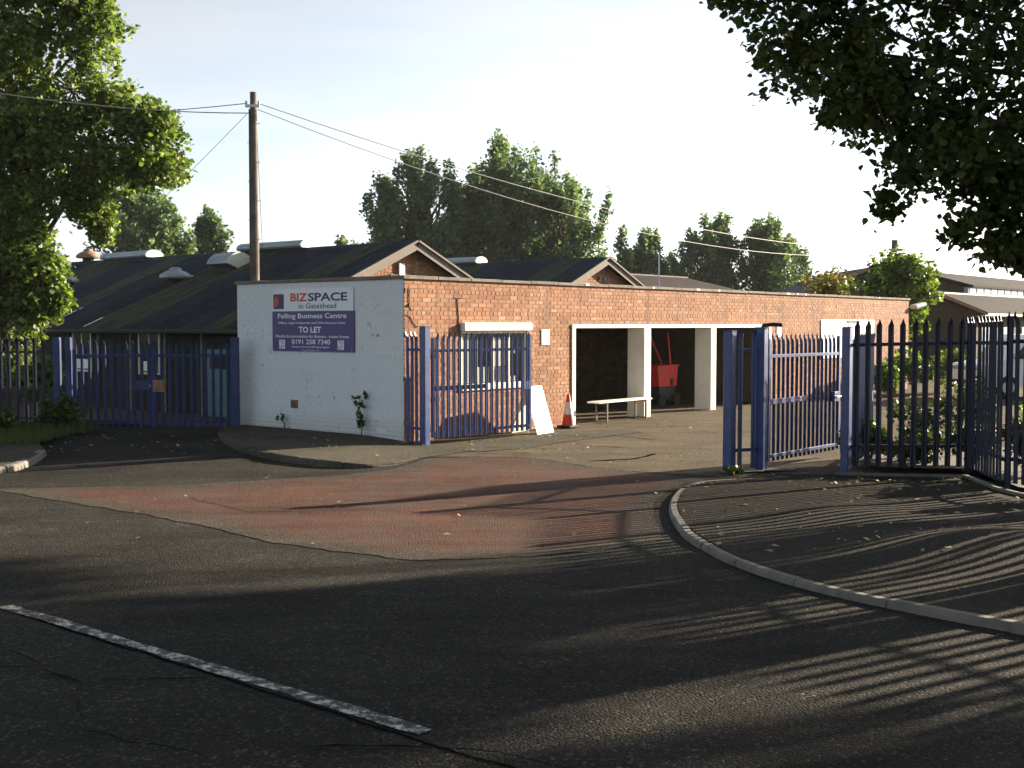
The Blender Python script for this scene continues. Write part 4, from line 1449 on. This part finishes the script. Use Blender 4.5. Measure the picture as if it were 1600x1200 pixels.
# works building on the right with a lean-to, a clerestory strip and a big grey roof
WB = thing('works_building', (19.9, 51.3, 0), ROT, 'brown brick works building with a grey lean-to roof and blue clerestory glazing, far right', 'building')
MB().box(0.0, 26, 0.0, 1.6, 0, 2.42).box(4.6, 26, 1.6, 5.4, 0, 2.6).build('wall', M['dmortar'], WB)
wbk = MB()
for b in courses(0.0, 1.6, 0.0, 2.9, ch=0.08):
    brick_faces(wbk, *b[:4], lambda s, q, z: (-q, s, min(z, 2.44 + 0.4 * s)))
tag(wbk.build('brickwork', M['dbrick'], WB), kind='stuff')
MB().prism([(-0.25, 2.42), (1.7, 3.12), (1.7, 3.20), (-0.25, 2.50)], 'x', -0.2, 26).build('lean_to_roof', M['roofgrey'], WB)
MB().prism([(-0.28, 2.22), (1.72, 2.94), (1.72, 3.21), (-0.28, 2.49)], 'x', -0.24, -0.205).build('bargeboard', M['bluefascia'], WB)
MB().tube([(-0.1, -0.32, 2.42), (26, -0.32, 2.42)], 0.05, 8).build('gutter', M['white'], WB)
MB().box(4.6, 26, 1.75, 1.9, 2.6, 3.46).build('clerestory', M['blueglaze'], WB)
MB().box(-0.2, 26, 1.62, 1.74, 3.13, 3.22).build('flashing', M['cream'], WB)
for k in range(26):
    MB().box(4.7 + k * 0.8, 4.74 + k * 0.8, 1.735, 1.75, 3.23, 3.45).build('glazing_bar', M['ventgrey'], WB)
MB().prism([(1.5, 3.44), (3.6, 4.02), (5.7, 3.44), (5.7, 3.52), (3.6, 4.10), (1.5, 3.52)], 'x', 4.4, 26).build('main_roof', M['roofgrey'], WB)
MB().prism([(1.92, 2.6), (5.4, 2.6), (5.4, 3.46), (3.6, 3.98), (1.92, 3.5)], 'x', 4.62, 25.8).build('gable', M['dmortar'], WB)
for k in range(4):
    x0 = 0.5 + k * 2.2
    wf = MB().bbox(x0, x0 + 1.2, -0.04, -0.001, 0.9, 2.0, 0.005).build('window', M['cream'], WB)
    MB().box(x0 + 0.06, x0 + 1.14, -0.046, -0.041, 0.96, 1.94).build('pane', M['blueglaze'], wf)

for ch in WB.children_recursive:
    for vv in ch.data.vertices:
        vv.co.x *= 1.35
        vv.co.y *= 1.35
        if vv.co.z > 2.1:
            vv.co.z = 2.1 + (vv.co.z - 2.1) * 1.35

# white van parked in front of it
vn = thing('white_van', (13.15, 33.4, 0.01), R(8), 'white van parked beyond the fence, mostly hidden by the dark pales', 'van')
prf = [(0.0, 0.35), (0.0, 0.78), (0.12, 0.98), (0.85, 1.10), (1.35, 1.70), (1.6, 1.82), (4.5, 1.86), (4.6, 1.7), (4.62, 0.35)]
MB().prism(prf, 'y', 0.0, 1.75).build('body', M['vanwhite'], vn)
MB().prism([(1.0, 1.14), (1.40, 1.64), (1.42, 1.14)], 'y', -0.008, -0.002).build('window', M['posterdark'], vn)
MB().prism([(1.48, 1.14), (1.48, 1.68), (2.2, 1.70), (2.2, 1.14)], 'y', -0.008, -0.002).build('window', M['posterdark'], vn)
MB().box(-0.012, -0.002, 0.2, 1.55, 0.82, 0.92).build('headlight', M['blueglaze'], vn)
MB().bbox(-0.06, 0.2, -0.02, 1.77, 0.33, 0.52, 0.03).build('bumper', M['black'], vn)
MB().bbox(1.05, 1.2, -0.2, -0.02, 1.15, 1.35, 0.03).build('mirror', M['black'], vn)
for x in (0.85, 3.75):
    for y in (0.02, 1.57):
        w_ = MB().tube([(x, y - 0.03, 0.33), (x, y + 0.18, 0.33)], 0.33, 20).build('wheel', M['rubber'], vn)
        MB().tube([(x, y - 0.04, 0.33), (x, y - 0.031, 0.33)], 0.19, 16).build('rim', M['galv'], w_)

# ------------------------------------------------------------------ poles and wires
PB = Vector(Wp(0.9, 5.25))
po = thing('telegraph_pole', (PB.x, PB.y, 0), 0, 'tall wooden telegraph pole rising behind the white wall', 'pole')
MB().tube([(0, 0, 0), (0, 0, 3.5), (0.0, 0, 6.95)], [0.10, 0.088, 0.068], 14).build('shaft', M['pole'], po, smooth=False)
for k in range(8):
    z = 3.5 + k * 0.4
    s = 1 if k % 2 else -1
    MB().tube([(s * 0.06, 0, z), (s * 0.135, 0, z + 0.005), (s * 0.135, 0, z + 0.02)], 0.008, 6).build('step_iron', M['galv'], po)
MB().tube([(-0.105, -0.03, 0.3), (-0.08, -0.03, 6.6)], 0.016, 6).build('cable_duct', M['wire'], po)
MB().bbox(-0.15, 0.15, -0.115, -0.075, 6.62, 6.68, 0.006).build('bracket', M['galv'], po)
for sx in (-0.13, 0.13):
    MB().lathe([(0.018, 0), (0.03, 0.02), (0.022, 0.045), (0.028, 0.065), (0.0, 0.085)], 10, sx, -0.095, 6.68).build('insulator', M['cream'], po, smooth=True)
P2 = Vector((16.0, 50.0, 0))
p2 = thing('telegraph_pole', tuple(P2), 0, 'short dark telegraph pole among the green tree by the far corner', 'pole')
MB().tube([(0, 0, 0), (0, 0, 5.65)], [0.16, 0.13], 12).build('shaft', M['pole'], p2)
MB().bbox(-0.3, 0.3, -0.17, -0.12, 5.2, 5.28, 0.006).build('bracket', M['galv'], p2)


def wire(a, b, sag, label, r=0.009, n=24):
    a, b = Vector(a), Vector(b)
    pts = [a + (b - a) * (i / n) - Vector((0, 0, 4 * sag * (i / n) * (1 - i / n))) for i in range(n + 1)]
    o = MB().tube(pts, r, 5).build('overhead_wire', M['wire'])
    return tag(o, label, 'wire', 'overhead wires from the wooden pole')


pt = lambda dx, z: (PB.x + dx, PB.y - 0.1, z)
wire(pt(0.13, 6.70), (15.8, 49.9, 5.25), 0.75, 'upper thin wire from the wooden pole across the sky to the far pole', 0.010)
wire(pt(0.10, 6.58), (16.2, 49.9, 5.15), 1.15, 'lower wire from the wooden pole sagging in front of the poplars')
wire(pt(-0.13, 6.70), (-20.5, 26.5, 7.6), 0.55, 'upper wire from the wooden pole running left behind the leafy tree')
wire(pt(-0.10, 6.50), (-15.0, 17.0, 7.3), 0.55, 'lower wire from the wooden pole passing in front of the leafy tree', 0.011)
wire(pt(-0.05, 6.55), (-14.0, 33.0, 1.5), 0.1, 'thin stay wire sloping down left from the wooden pole', 0.006)
wire(pt(0.08, 6.5), Wp(2.2, 6.6, 3.6), 0.15, 'thin drop wire from the wooden pole down to the shed roof', 0.006)


# ------------------------------------------------------------------ trees and shrubs
def leaf_verts(pos, size, r, aspect=0.8, up=0.3, shape=4):
    """pos (N,3): a kite-shaped leaf at each point, facing at random"""
    n = len(pos)
    nrm = r.normal(size=(n, 3))
    nrm[:, 2] = np.abs(nrm[:, 2]) + up
    nrm /= np.linalg.norm(nrm, axis=1, keepdims=True)
    t = r.normal(size=(n, 3))
    t -= nrm * np.sum(t * nrm, axis=1, keepdims=True)
    t /= np.linalg.norm(t, axis=1, keepdims=True) + 1e-9
    b = np.cross(nrm, t)
    s = (size * r.uniform(0.45, 1.45, size=(n, 1)))
    if shape == 6:
        v = np.empty((n, 6, 3), dtype=np.float32)
        cup = nrm * s * 0.10
        v[:, 0] = pos - t * s * 0.46
        v[:, 1] = pos - t * s * 0.22 + b * s * aspect * 0.46 + cup
        v[:, 2] = pos + t * s * 0.12 + b * s * aspect * 0.40 + cup
        v[:, 3] = pos + t * s * 0.56
        v[:, 4] = pos + t * s * 0.12 - b * s * aspect * 0.40 + cup
        v[:, 5] = pos - t * s * 0.22 - b * s * aspect * 0.46 + cup
        return v.reshape(-1, 3)
    v = np.empty((n, 4, 3), dtype=np.float32)
    v[:, 0] = pos - t * s * 0.5
    v[:, 1] = pos + b * s * aspect * 0.5 - t * s * 0.08 + nrm * s * 0.08
    v[:, 2] = pos + t * s * 0.55
    v[:, 3] = pos - b * s * aspect * 0.5 - t * s * 0.08 + nrm * s * 0.08
    return v.reshape(-1, 3)


def clump_points(c, rad, nt, nl, r, upright=0.0, droop=0.0, jit=0.09, hang=0.0, inner=0.25):
    """twigs from the clump's heart to its shell; leaves along the outer part of each twig"""
    c, rad = np.array(c), np.array(rad)
    d = r.normal(size=(nt, 3))
    d /= np.linalg.norm(d, axis=1, keepdims=True)
    d[:, 2] += upright * r.uniform(0.3, 1.0, nt)
    d /= np.linalg.norm(d, axis=1, keepdims=True)
    e = r.uniform(0.72, 1.12, size=(nt, 1))
    end = c + d * rad * e
    st = c + d * rad * 0.15
    end[:, 2] += upright * rad[2] * 0.25 - droop * rad[2] * r.uniform(0, 0.5, nt)
    t = inner + (1 - inner) * r.uniform(0, 1, size=(nt, nl, 1)) ** 0.8
    p = st[:, None, :] * (1 - t) + end[:, None, :] * t
    p[:, :, 2] -= hang * (t[:, :, 0] ** 2)
    p = p + r.normal(size=p.shape) * jit * (1.15 - 0.6 * t)
    return st, end, p.reshape(-1, 3)


def tree(name, base, label, clumps, leaf, lsize, trunk_h, trunk_r, seed, twigs=60, per=40, upright=0.0, droop=0.0, jit=0.09, hang=0.0, lean=(0, 0), cat='tree', group=None, bark='bark', nt_tube=10, dens=1.0, aspect=0.8, rot=0.0, shape=4):
    """tapered trunk, a limb to each clump, fine twigs, leaf-sized faces through the crown. clumps are local to base"""
    r = np.random.default_rng(seed)
    o = thing(name, base, rot, label, cat, group)
    tk = MB()
    top = Vector((lean[0], lean[1], trunk_h))
    tp = [Vector((0, 0, -0.1)), Vector((lean[0] * 0.25 + 0.04, lean[1] * 0.25, trunk_h * 0.35)), Vector((lean[0] * 0.6 - 0.04, lean[1] * 0.6, trunk_h * 0.7)), top]
    tk.tube(tp, [trunk_r * 1.25, trunk_r, trunk_r * 0.8, trunk_r * 0.45], 12)
    pos = []
    for ci, cl in enumerate(clumps):
        c, rad = cl[0], cl[1]
        k = cl[2] if len(cl) > 2 else 1.0
        h0 = trunk_h * min(0.95, max(0.3, (c[2] / trunk_h) * 0.62 + r.uniform(-0.05, 0.05)))
        f = h0 / trunk_h
        a = Vector((lean[0] * f, lean[1] * f, h0))
        b = Vector(c)
        tr = trunk_r * 0.30 * min(1.0, max(rad) / 1.2 + 0.3)
        if k < 0.5 and trunk_h > 2:
            big = [Vector(q[0]) for q in clumps if len(q) < 3 or q[2] >= 0.5]
            a = min(big, key=lambda p: (p - b).length)
            tr *= 0.25
        ln = (b - a).length
        jv = lambda f: Vector(r.normal(size=3)) * ln * f
        md = a.lerp(b, 0.5) + Vector((0, 0, 0.10 * ln)) + jv(0.05)
        tk.tube([a, a.lerp(md, 0.5) + jv(0.03), md, md.lerp(b, 0.5) + jv(0.04) + Vector((0, 0, 0.03 * ln)), b], [tr, tr * 0.8, tr * 0.6, tr * 0.42, tr * 0.22], 7)
        st, en, p = clump_points(c, rad, max(6, int(twigs * k * dens)), per, r, upright, droop, jit, hang)
        pos.append(p)
        for q in range(min(nt_tube, len(st))):
            tk.tube([Vector(c), Vector(st[q]).lerp(Vector(en[q]), 0.4), Vector(en[q]) - Vector((0, 0, hang))], [tr * 0.3, tr * 0.18, 0.004], 4, cap=False)
    tk.build('trunk', M[bark], o)
    pos = np.concatenate(pos)
    inst('crown', np_mesh('crown', leaf_verts(pos, lsize, r, aspect, 0.3, shape), shape, M[leaf]), o)
    return o


def rand_clumps(n, cen, rad, crad, r, bias=0.0):
    out = []
    for _ in range(n):
        d = r.normal(size=3)
        d /= np.linalg.norm(d)
        q = np.array(cen) + d * np.array(rad) * r.uniform(0.45, 0.95)
        s = crad * r.uniform(0.7, 1.25)
        out.append(((float(q[0]), float(q[1]), float(q[2])), (s, s, s * (0.85 + bias))))
    return out


# near tree overhanging from the right: trunk behind the fence, out of the picture
T1 = Vector((8.3, 11.2, 0.15))


def loc1(px, py, Y):
    """clump centre given as metres right, metres high, metres ahead, relative to the trunk"""
    return (px - T1.x, Y - T1.y, py - T1.z)


cl1 = [(loc1(2.45, 5.35, 11.4), (0.75, 0.8, 0.42)), (loc1(3.05, 4.85, 11.9), (0.75, 0.8, 0.48)), (loc1(3.3, 4.35, 11.2), (0.62, 0.7, 0.42)),
       (loc1(3.7, 5.2, 11.6), (0.9, 0.9, 0.6)), (loc1(3.95, 4.3, 11.8), (0.75, 0.8, 0.5)), (loc1(4.05, 3.72, 11.3), (0.62, 0.7, 0.38)),
       (loc1(4.5, 4.9, 11.2), (0.95, 1.0, 0.65)), (loc1(4.7, 4.0, 11.6), (0.8, 0.8, 0.5)), (loc1(4.75, 3.38, 11.5), (0.62, 0.7, 0.34)),
       (loc1(5.2, 3.5, 11.3), (0.6, 0.7, 0.45)), (loc1(4.92, 2.90, 11.5), (0.34, 0.4, 0.22), 0.45), (loc1(4.66, 2.86, 11.4), (0.17, 0.2, 0.16), 0.2),
       (loc1(2.7, 6.0, 11.8), (0.8, 0.9, 0.6)), (loc1(3.9, 6.2, 11.4), (1.0, 1.0, 0.7)), (loc1(5.3, 5.8, 11.5), (1.0, 1.1, 0.8)), (loc1(5.5, 4.6, 11.7), (0.9, 1.0, 0.7)),
       (loc1(3.55, 3.32, 11.3), (0.16, 0.2, 0.13), 0.12), (loc1(4.25, 3.0, 11.4), (0.14, 0.18, 0.12), 0.12)]
r1 = np.random.default_rng(3)
cl1 += rand_clumps(32, (0.3, 0.4, 7.3), (3.6, 3.2, 2.7), 1.15, r1)
for _ in range(26):  # unseen canopy added over the road to keep skylight off it
    cx_, cy_ = float(r1.uniform(-1.0, 8.0)), float(r1.uniform(3.0, 11.0))
    cl1.append((loc1(cx_, float(r1.uniform(7.0, 9.5)), cy_), (1.5, 1.5, 0.8), 0.8))
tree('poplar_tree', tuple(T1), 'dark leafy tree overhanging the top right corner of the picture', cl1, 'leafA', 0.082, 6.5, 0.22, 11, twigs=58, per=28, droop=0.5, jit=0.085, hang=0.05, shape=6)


def copy_tree(src, name, loc, rz, scale, label, group=None):
    c = src.copy()
    c.name = name
    COL.objects.link(c)
    c.location = loc
    c.rotation_euler = (0, 0, rz)
    c.scale = (scale,) * 3
    c['label'] = label
    if group:
        c['group'] = group
    for ch in src.children:
        d = ch.copy()
        COL.objects.link(d)
        d.parent = c
    return c


r4 = np.random.default_rng(5)
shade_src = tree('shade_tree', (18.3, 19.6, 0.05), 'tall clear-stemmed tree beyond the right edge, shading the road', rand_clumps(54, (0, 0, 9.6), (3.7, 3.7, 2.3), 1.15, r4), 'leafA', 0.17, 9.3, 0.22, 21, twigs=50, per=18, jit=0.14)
copy_tree(shade_src, 'shade_tree', (21.3, 22.8, 0.05), 1.3, 1.17, 'tall clear-stemmed tree set farthest back beyond the right edge')
copy_tree(shade_src, 'shade_tree', (21.0, 17.2, 0.05), 2.4, 1.04, 'tall clear-stemmed tree along the road beyond the right edge, nearest the camera')

copy_tree(shade_src, 'shade_tree', (-2.5, -5.5, -2.2), 3.1, 1.0, 'added unseen tree behind the photographer, darkening the foreground')  # added out of view to block skylight from the near road
copy_tree(shade_src, 'shade_tree', (5.5, -4.5, -2.6), 5.2, 1.0, 'second added unseen tree behind the photographer by the near kerb, darkening the foreground')  # likewise an added, unseen skylight blocker

# leafy tree on the left behind the old fence
TL = Vector((-10.9, 25.4, 0.1))
lo = lambda x, z, y=25.2: (x - TL.x, y - TL.y, z - TL.z)
cll = [(lo(-9.6, 8.9), (1.2, 1.0, 1.1)), (lo(-8.7, 8.2), (0.75, 0.8, 0.9)), (lo(-9.2, 7.0), (1.1, 1.0, 0.9)), (lo(-8.2, 6.6), (0.95, 0.9, 0.75)), (lo(-7.45, 6.25), (0.72, 0.7, 0.55)),
       (lo(-7.55, 5.45), (0.8, 0.8, 0.5)), (lo(-8.5, 5.5), (1.0, 0.9, 0.7)), (lo(-9.4, 5.6), (1.0, 1.0, 0.8)), (lo(-8.9, 4.75), (0.55, 0.6, 0.55)), (lo(-8.62, 4.25), (0.28, 0.3, 0.40), 0.4),
       (lo(-10.3, 6.6), (1.1, 1.0, 1.0)), (lo(-10.5, 5.2), (0.9, 0.9, 0.8)), (lo(-10.4, 4.0), (0.75, 0.8, 0.6)), (lo(-9.95, 3.35), (0.6, 0.7, 0.5)), (lo(-10.2, 2.55), (0.75, 0.7, 0.5)),
       (lo(-9.75, 2.75), (0.45, 0.5, 0.45)), (lo(-10.9, 3.0), (0.9, 0.8, 0.8)), (lo(-10.6, 1.7), (0.8, 0.6, 0.6), 0.6), (lo(-8.6, 9.6), (0.6, 0.7, 0.9)), (lo(-11.2, 8.0), (1.3, 1.2, 1.3)), (lo(-12.0, 6.0), (1.4, 1.3, 1.4)), (lo(-10.4, 10.3), (1.3, 1.2, 1.0)), (lo(-12.0, 4.0), (1.2, 1.2, 1.2)),
        (lo(-10.2, 7.9, 24.8), (1.0, 0.9, 0.9)), (lo(-9.7, 6.2, 24.6), (0.9, 0.8, 0.8)), (lo(-10.5, 5.9, 24.5), (0.9, 0.8, 0.8)), (lo(-10.0, 4.7, 24.7), (0.8, 0.7, 0.6)), (lo(-9.0, 9.0, 24.9), (0.9, 0.8, 0.8)), (lo(-10.6, 9.2, 24.6), (1.0, 0.9, 0.9))]
tree('broadleaf_tree', tuple(TL), 'big leafy tree behind the old fence filling the left edge', cll, 'leafB', 0.108, 8.0, 0.24, 31, twigs=76, per=28, droop=0.3, jit=0.11, hang=0.05, shape=6)

# background poplars: upright shoots
def poplar(base, h, w, label, seed, leaf='leafC', n=16, ls=0.23, group='poplars beyond the sheds', low=0.12):
    r = np.random.default_rng(seed)
    cl = []
    for i in range(n):
        a = r.uniform(0, 2 * math.pi)
        q = math.sqrt(r.uniform(0, 1)) * w * 0.46
        f = 1 - 0.36 * (q / (w * 0.5)) ** 2.5
        zt = h * f * r.uniform(0.82, 0.98)
        zl = h * low + r.uniform(0, 0.1) * h
        for k in range(3):
            zz = zl + (zt - zl) * (0.25 + 0.28 * k) + r.uniform(-0.2, 0.2)
            s = w * (0.21 - 0.04 * k)
            cl.append(((q * math.cos(a) * (1.1 - 0.08 * k), q * math.sin(a), zz), (s, s, (zt - zl) * 0.20), 0.9 - 0.15 * k))
        for _ in range(2):
            dx, dy = r.normal(size=2) * w * 0.05
            cl.append(((q * math.cos(a) * 0.95 + dx, q * math.sin(a) + dy, zt * r.uniform(0.88, 1.02)), (w * 0.03, w * 0.03, h * 0.11), 0.55))
    return tree('poplar_tree', base, label, cl, leaf, ls, h * 0.8, 0.035 * h, seed, twigs=19, per=14, upright=1.3, jit=0.20, nt_tube=3, group=group, aspect=0.7)


poplar((-5.2, 70, 0), 11.6, 7.0, 'left of the two big poplars above the first gable', 41, n=34)
poplar((0.2, 72, 0), 12.8, 7.8, 'tallest poplar of the group, behind the second shed', 42, n=38)
poplar((3.3, 71, 0), 10.6, 5.4, 'right-hand poplar of the group, shorter than the tallest', 50, n=20)
poplar((-9.6, 74, 0), 7.9, 3.2, 'small poplar top left of the big pair, behind the ridge', 43, n=8)
poplar((8.3, 80, 0), 8.6, 4.9, 'lone rounded poplar right of the second gable', 44, n=22)
poplar((13.9, 84, 0), 9.2, 5.8, 'left of the paired pale poplars above the far parapet', 45, n=26)
poplar((17.9, 84, 0), 9.5, 6.2, 'right of the paired pale poplars above the far parapet', 46, n=24)
poplar((21.6, 86, 0), 5.8, 3.4, 'low poplar at the foot of the pale pair', 47, n=8)
poplar((-18.0, 58, 0), 8.8, 5.6, 'poplar behind the leafy tree and the shed ridge', 48, n=22)
poplar((-15.2, 60, 0), 7.5, 3.4, 'slim poplar right of the one behind the leafy tree', 49, n=8)

# green tree and yellowing shrub by the far corner
r5 = np.random.default_rng(9)
tree('ash_tree', (13.3, 41.2, 0), 'bright green small tree behind the far corner of the brick building', rand_clumps(22, (0, 0, 3.2), (1.55, 1.3, 1.45), 0.75, r5), 'leafD', 0.15, 3.6, 0.10, 51, twigs=28, per=16, jit=0.10)
tree('autumn_tree', (11.5, 43.6, 0), 'yellowing autumn tree left of the bright green one', rand_clumps(12, (0, 0, 3.1), (1.0, 0.8, 1.1), 0.55, r5), 'leafE', 0.14, 3.6, 0.08, 52, twigs=16, per=8, upright=0.5, jit=0.10)


def bush(base, rad, h, label, seed, leaf='leafD', n=9, ls=0.07, twigs=20, per=10, name='shrub'):
    r = np.random.default_rng(seed)
    return tree(name, base, label, rand_clumps(n, (0, 0, h * 0.55), (rad * 0.7, rad * 0.7, h * 0.35), max(0.12, rad * 0.42), r), leaf, ls, h * 0.5, 0.02, seed, twigs=twigs, per=per, cat='shrub', jit=0.05, bark='twig', nt_tube=5, group='shrubs around the yard')


bush((6.0, 18.0, 0.1), 0.5, 0.95, 'thin shrub behind the middle of the footway fence', 61, leaf='leafA', twigs=10)
bush((6.9, 18.3, 0.1), 0.65, 1.25, 'taller shrub behind the fence beside the corner post', 62, leaf='leafA', twigs=14)
bush((5.75, 17.15, 0.1), 0.5, 0.45, 'added low dark shrub standing in for shade close behind the footway fence', 73, leaf='leafA')  # dark leaves added where only shadow lies at the fence foot
bush((6.6, 17.0, 0.1), 0.5, 0.5, 'added low dark shrub standing in for shade behind the corner post', 74, leaf='leafA')  # second dark filler in place of shadow on the bed
bush((5.35, 17.75, 0.1), 0.45, 0.55, 'low dark shrub behind the fence next to the pedestrian gate', 63, leaf='leafA')
bush((6.75, 15.5, 0.1), 0.5, 0.95, 'dark shrub at the right edge behind the oblique fence', 64, leaf='leafA')
bush((6.45, 13.7, 0.15), 0.45, 0.75, 'dark shrub poking through the fence at the right edge', 65, leaf='leafA')
bush((7.6, 16.6, 0.1), 0.7, 1.3, 'shrub glimpsed through the last pales at the right edge', 66, leaf='leafB', twigs=14)
bush((12.2, 36.2, 0.0), 1.1, 1.3, 'green hedge shrub in front of the brown works wall', 67, ls=0.12)
bush((13.6, 36.9, 0.0), 1.0, 1.5, 'green hedge shrub beside the white van', 68, ls=0.12)
bush((10.8, 35.0, 0.0), 0.9, 0.9, 'low shrub past the far corner of the brick building', 69, ls=0.12)
bush((-9.9, 24.3, 0.1), 0.8, 1.7, 'tangled undergrowth shrub behind the old fence', 70, leaf='leafB', ls=0.10)
bush((-8.55, 22.5, 0.1), 0.5, 0.7, 'scruffy weeds shrub by the left gate post', 71, leaf='leafA', ls=0.08)
bush((-9.6, 21.6, 0.1), 0.7, 0.45, 'low bramble shrub on the verge in front of the old fence', 72, leaf='leafA', ls=0.08)
# weeds at the foot of the white wall
WQ = Wp(-0.12, 1.0)
tree('wall_weed', (WQ[0], WQ[1], isle(WQ[0], WQ[1])), 'dark leafy weed growing up the white wall near its corner', [((0, 0, 0.28), (0.07, 0.07, 0.20)), ((0.0, 0.0, 0.55), (0.10, 0.08, 0.16), 0.5), ((-0.08, 0.0, 0.68), (0.07, 0.05, 0.12), 0.25), ((0.08, 0.0, 0.74), (0.06, 0.05, 0.10), 0.25)], 'leafA', 0.05, 0.7, 0.010, 81, twigs=20, per=8, jit=0.02, cat='weed', bark='twig')
WQ2 = Wp(-0.10, 3.2)
tree('wall_weed', (WQ2[0], WQ2[1], isle(WQ2[0], WQ2[1])), 'small twiggy weed at the white wall below the air vent', [((0, 0, 0.22), (0.04, 0.04, 0.08)), ((-0.12, 0.05, 0.20), (0.05, 0.04, 0.06), 0.5)], 'leafA', 0.045, 0.26, 0.012, 82, twigs=8, per=4, jit=0.015, cat='weed', bark='twig')
tree('wall_weed', (3.05, 16.55, 0.02), 'tuft of green weed at the foot of the inner gate post', [((0, 0, 0.05), (0.10, 0.08, 0.05)), ((0.12, 0.02, 0.05), (0.08, 0.08, 0.04))], 'leafD', 0.05, 0.08, 0.006, 83, twigs=12, per=6, jit=0.02, cat='weed', bark='twig')

# grass on the verge, fallen leaves
def blades(n, fn, name, mat, h, parent=None):
    r = np.random.default_rng(77)
    v = np.empty((n, 3, 3), dtype=np.float32)
    for i in range(n):
        x, y, z = fn(r)
        a = r.uniform(0, 6.28)
        w = 0.008
        l = r.normal(size=2) * 0.04
        hh = h * r.uniform(0.5, 1.3)
        v[i, 0] = (x - w * math.cos(a), y - w * math.sin(a), z)
        v[i, 1] = (x + w * math.cos(a), y + w * math.sin(a), z)
        v[i, 2] = (x + l[0], y + l[1], z + hh)
    o = inst(name, np_mesh(name, v.reshape(-1, 3), 3, mat))
    return o


def fn_verge(r):
    x = r.uniform(-13, -8.0)
    y = r.uniform(19.8, 23.3)
    return x, y, g(x, y) + 0.10


tag(blades(9000, fn_verge, 'verge_grass', M['grass'], 0.16), 'rough short grass on the shaded verge before the old fence', 'grass', kind='stuff')

rl = np.random.default_rng(90)
lp = []
def drop(n, xr, yr, zf, poly=None):
    for _ in range(n):
        x, y = rl.uniform(*xr), rl.uniform(*yr)
        if poly and not inside(poly, x, y):
            continue
        lp.append((x, y, zf(x, y) + 0.012))


drop(170, (1.6, 6.2), (9.5, 16.6), pav, pave_poly)
drop(60, (3.5, 6.2), (14.5, 16.6), pav, pave_poly)
drop(60, (-5, 3), (10, 20), lambda x, y: g(x, y) + 0.01)
drop(90, (0, 8), (18, 28), lambda x, y: g(x, y) + 0.006)
drop(60, (-8.5, -5.2), (19, 23), lambda x, y: g(x, y) + 0.004)
drop(40, (-5, -1.5), (17.6, 21), isle, isle_poly)
drop(60, (-0.9, 1.5), (19.6, 22.5), lambda x, y: g(x, y) + 0.016)
lp = np.array(lp)
lv = leaf_verts(lp, 0.055, rl, 0.8, up=3.0)
tag(inst('fallen_leaves', np_mesh('fallen_leaves', lv, 4, M['fallen'])), 'dry yellow leaves scattered on the footway and yard', 'leaves', kind='stuff')


# ------------------------------------------------------------------ thin morning haze
hz = MB().box(-320, 320, -320, 320, -1.1, 22.0).build('haze', None)
tag(hz, kind='stuff')
hm = bpy.data.materials.new('haze_air')
hm.use_nodes = True
hn = hm.node_tree.nodes
hn.clear()
ho = hn.new('ShaderNodeOutputMaterial')
hv = hn.new('ShaderNodeVolumePrincipled')
hv.inputs['Color'].default_value = (0.92, 0.95, 1.0, 1)
hv.inputs['Density'].default_value = 0.0002
hv.inputs['Anisotropy'].default_value = 0.0
hm.node_tree.links.new(hv.outputs[0], ho.inputs['Volume'])
hz.data.materials.append(hm)
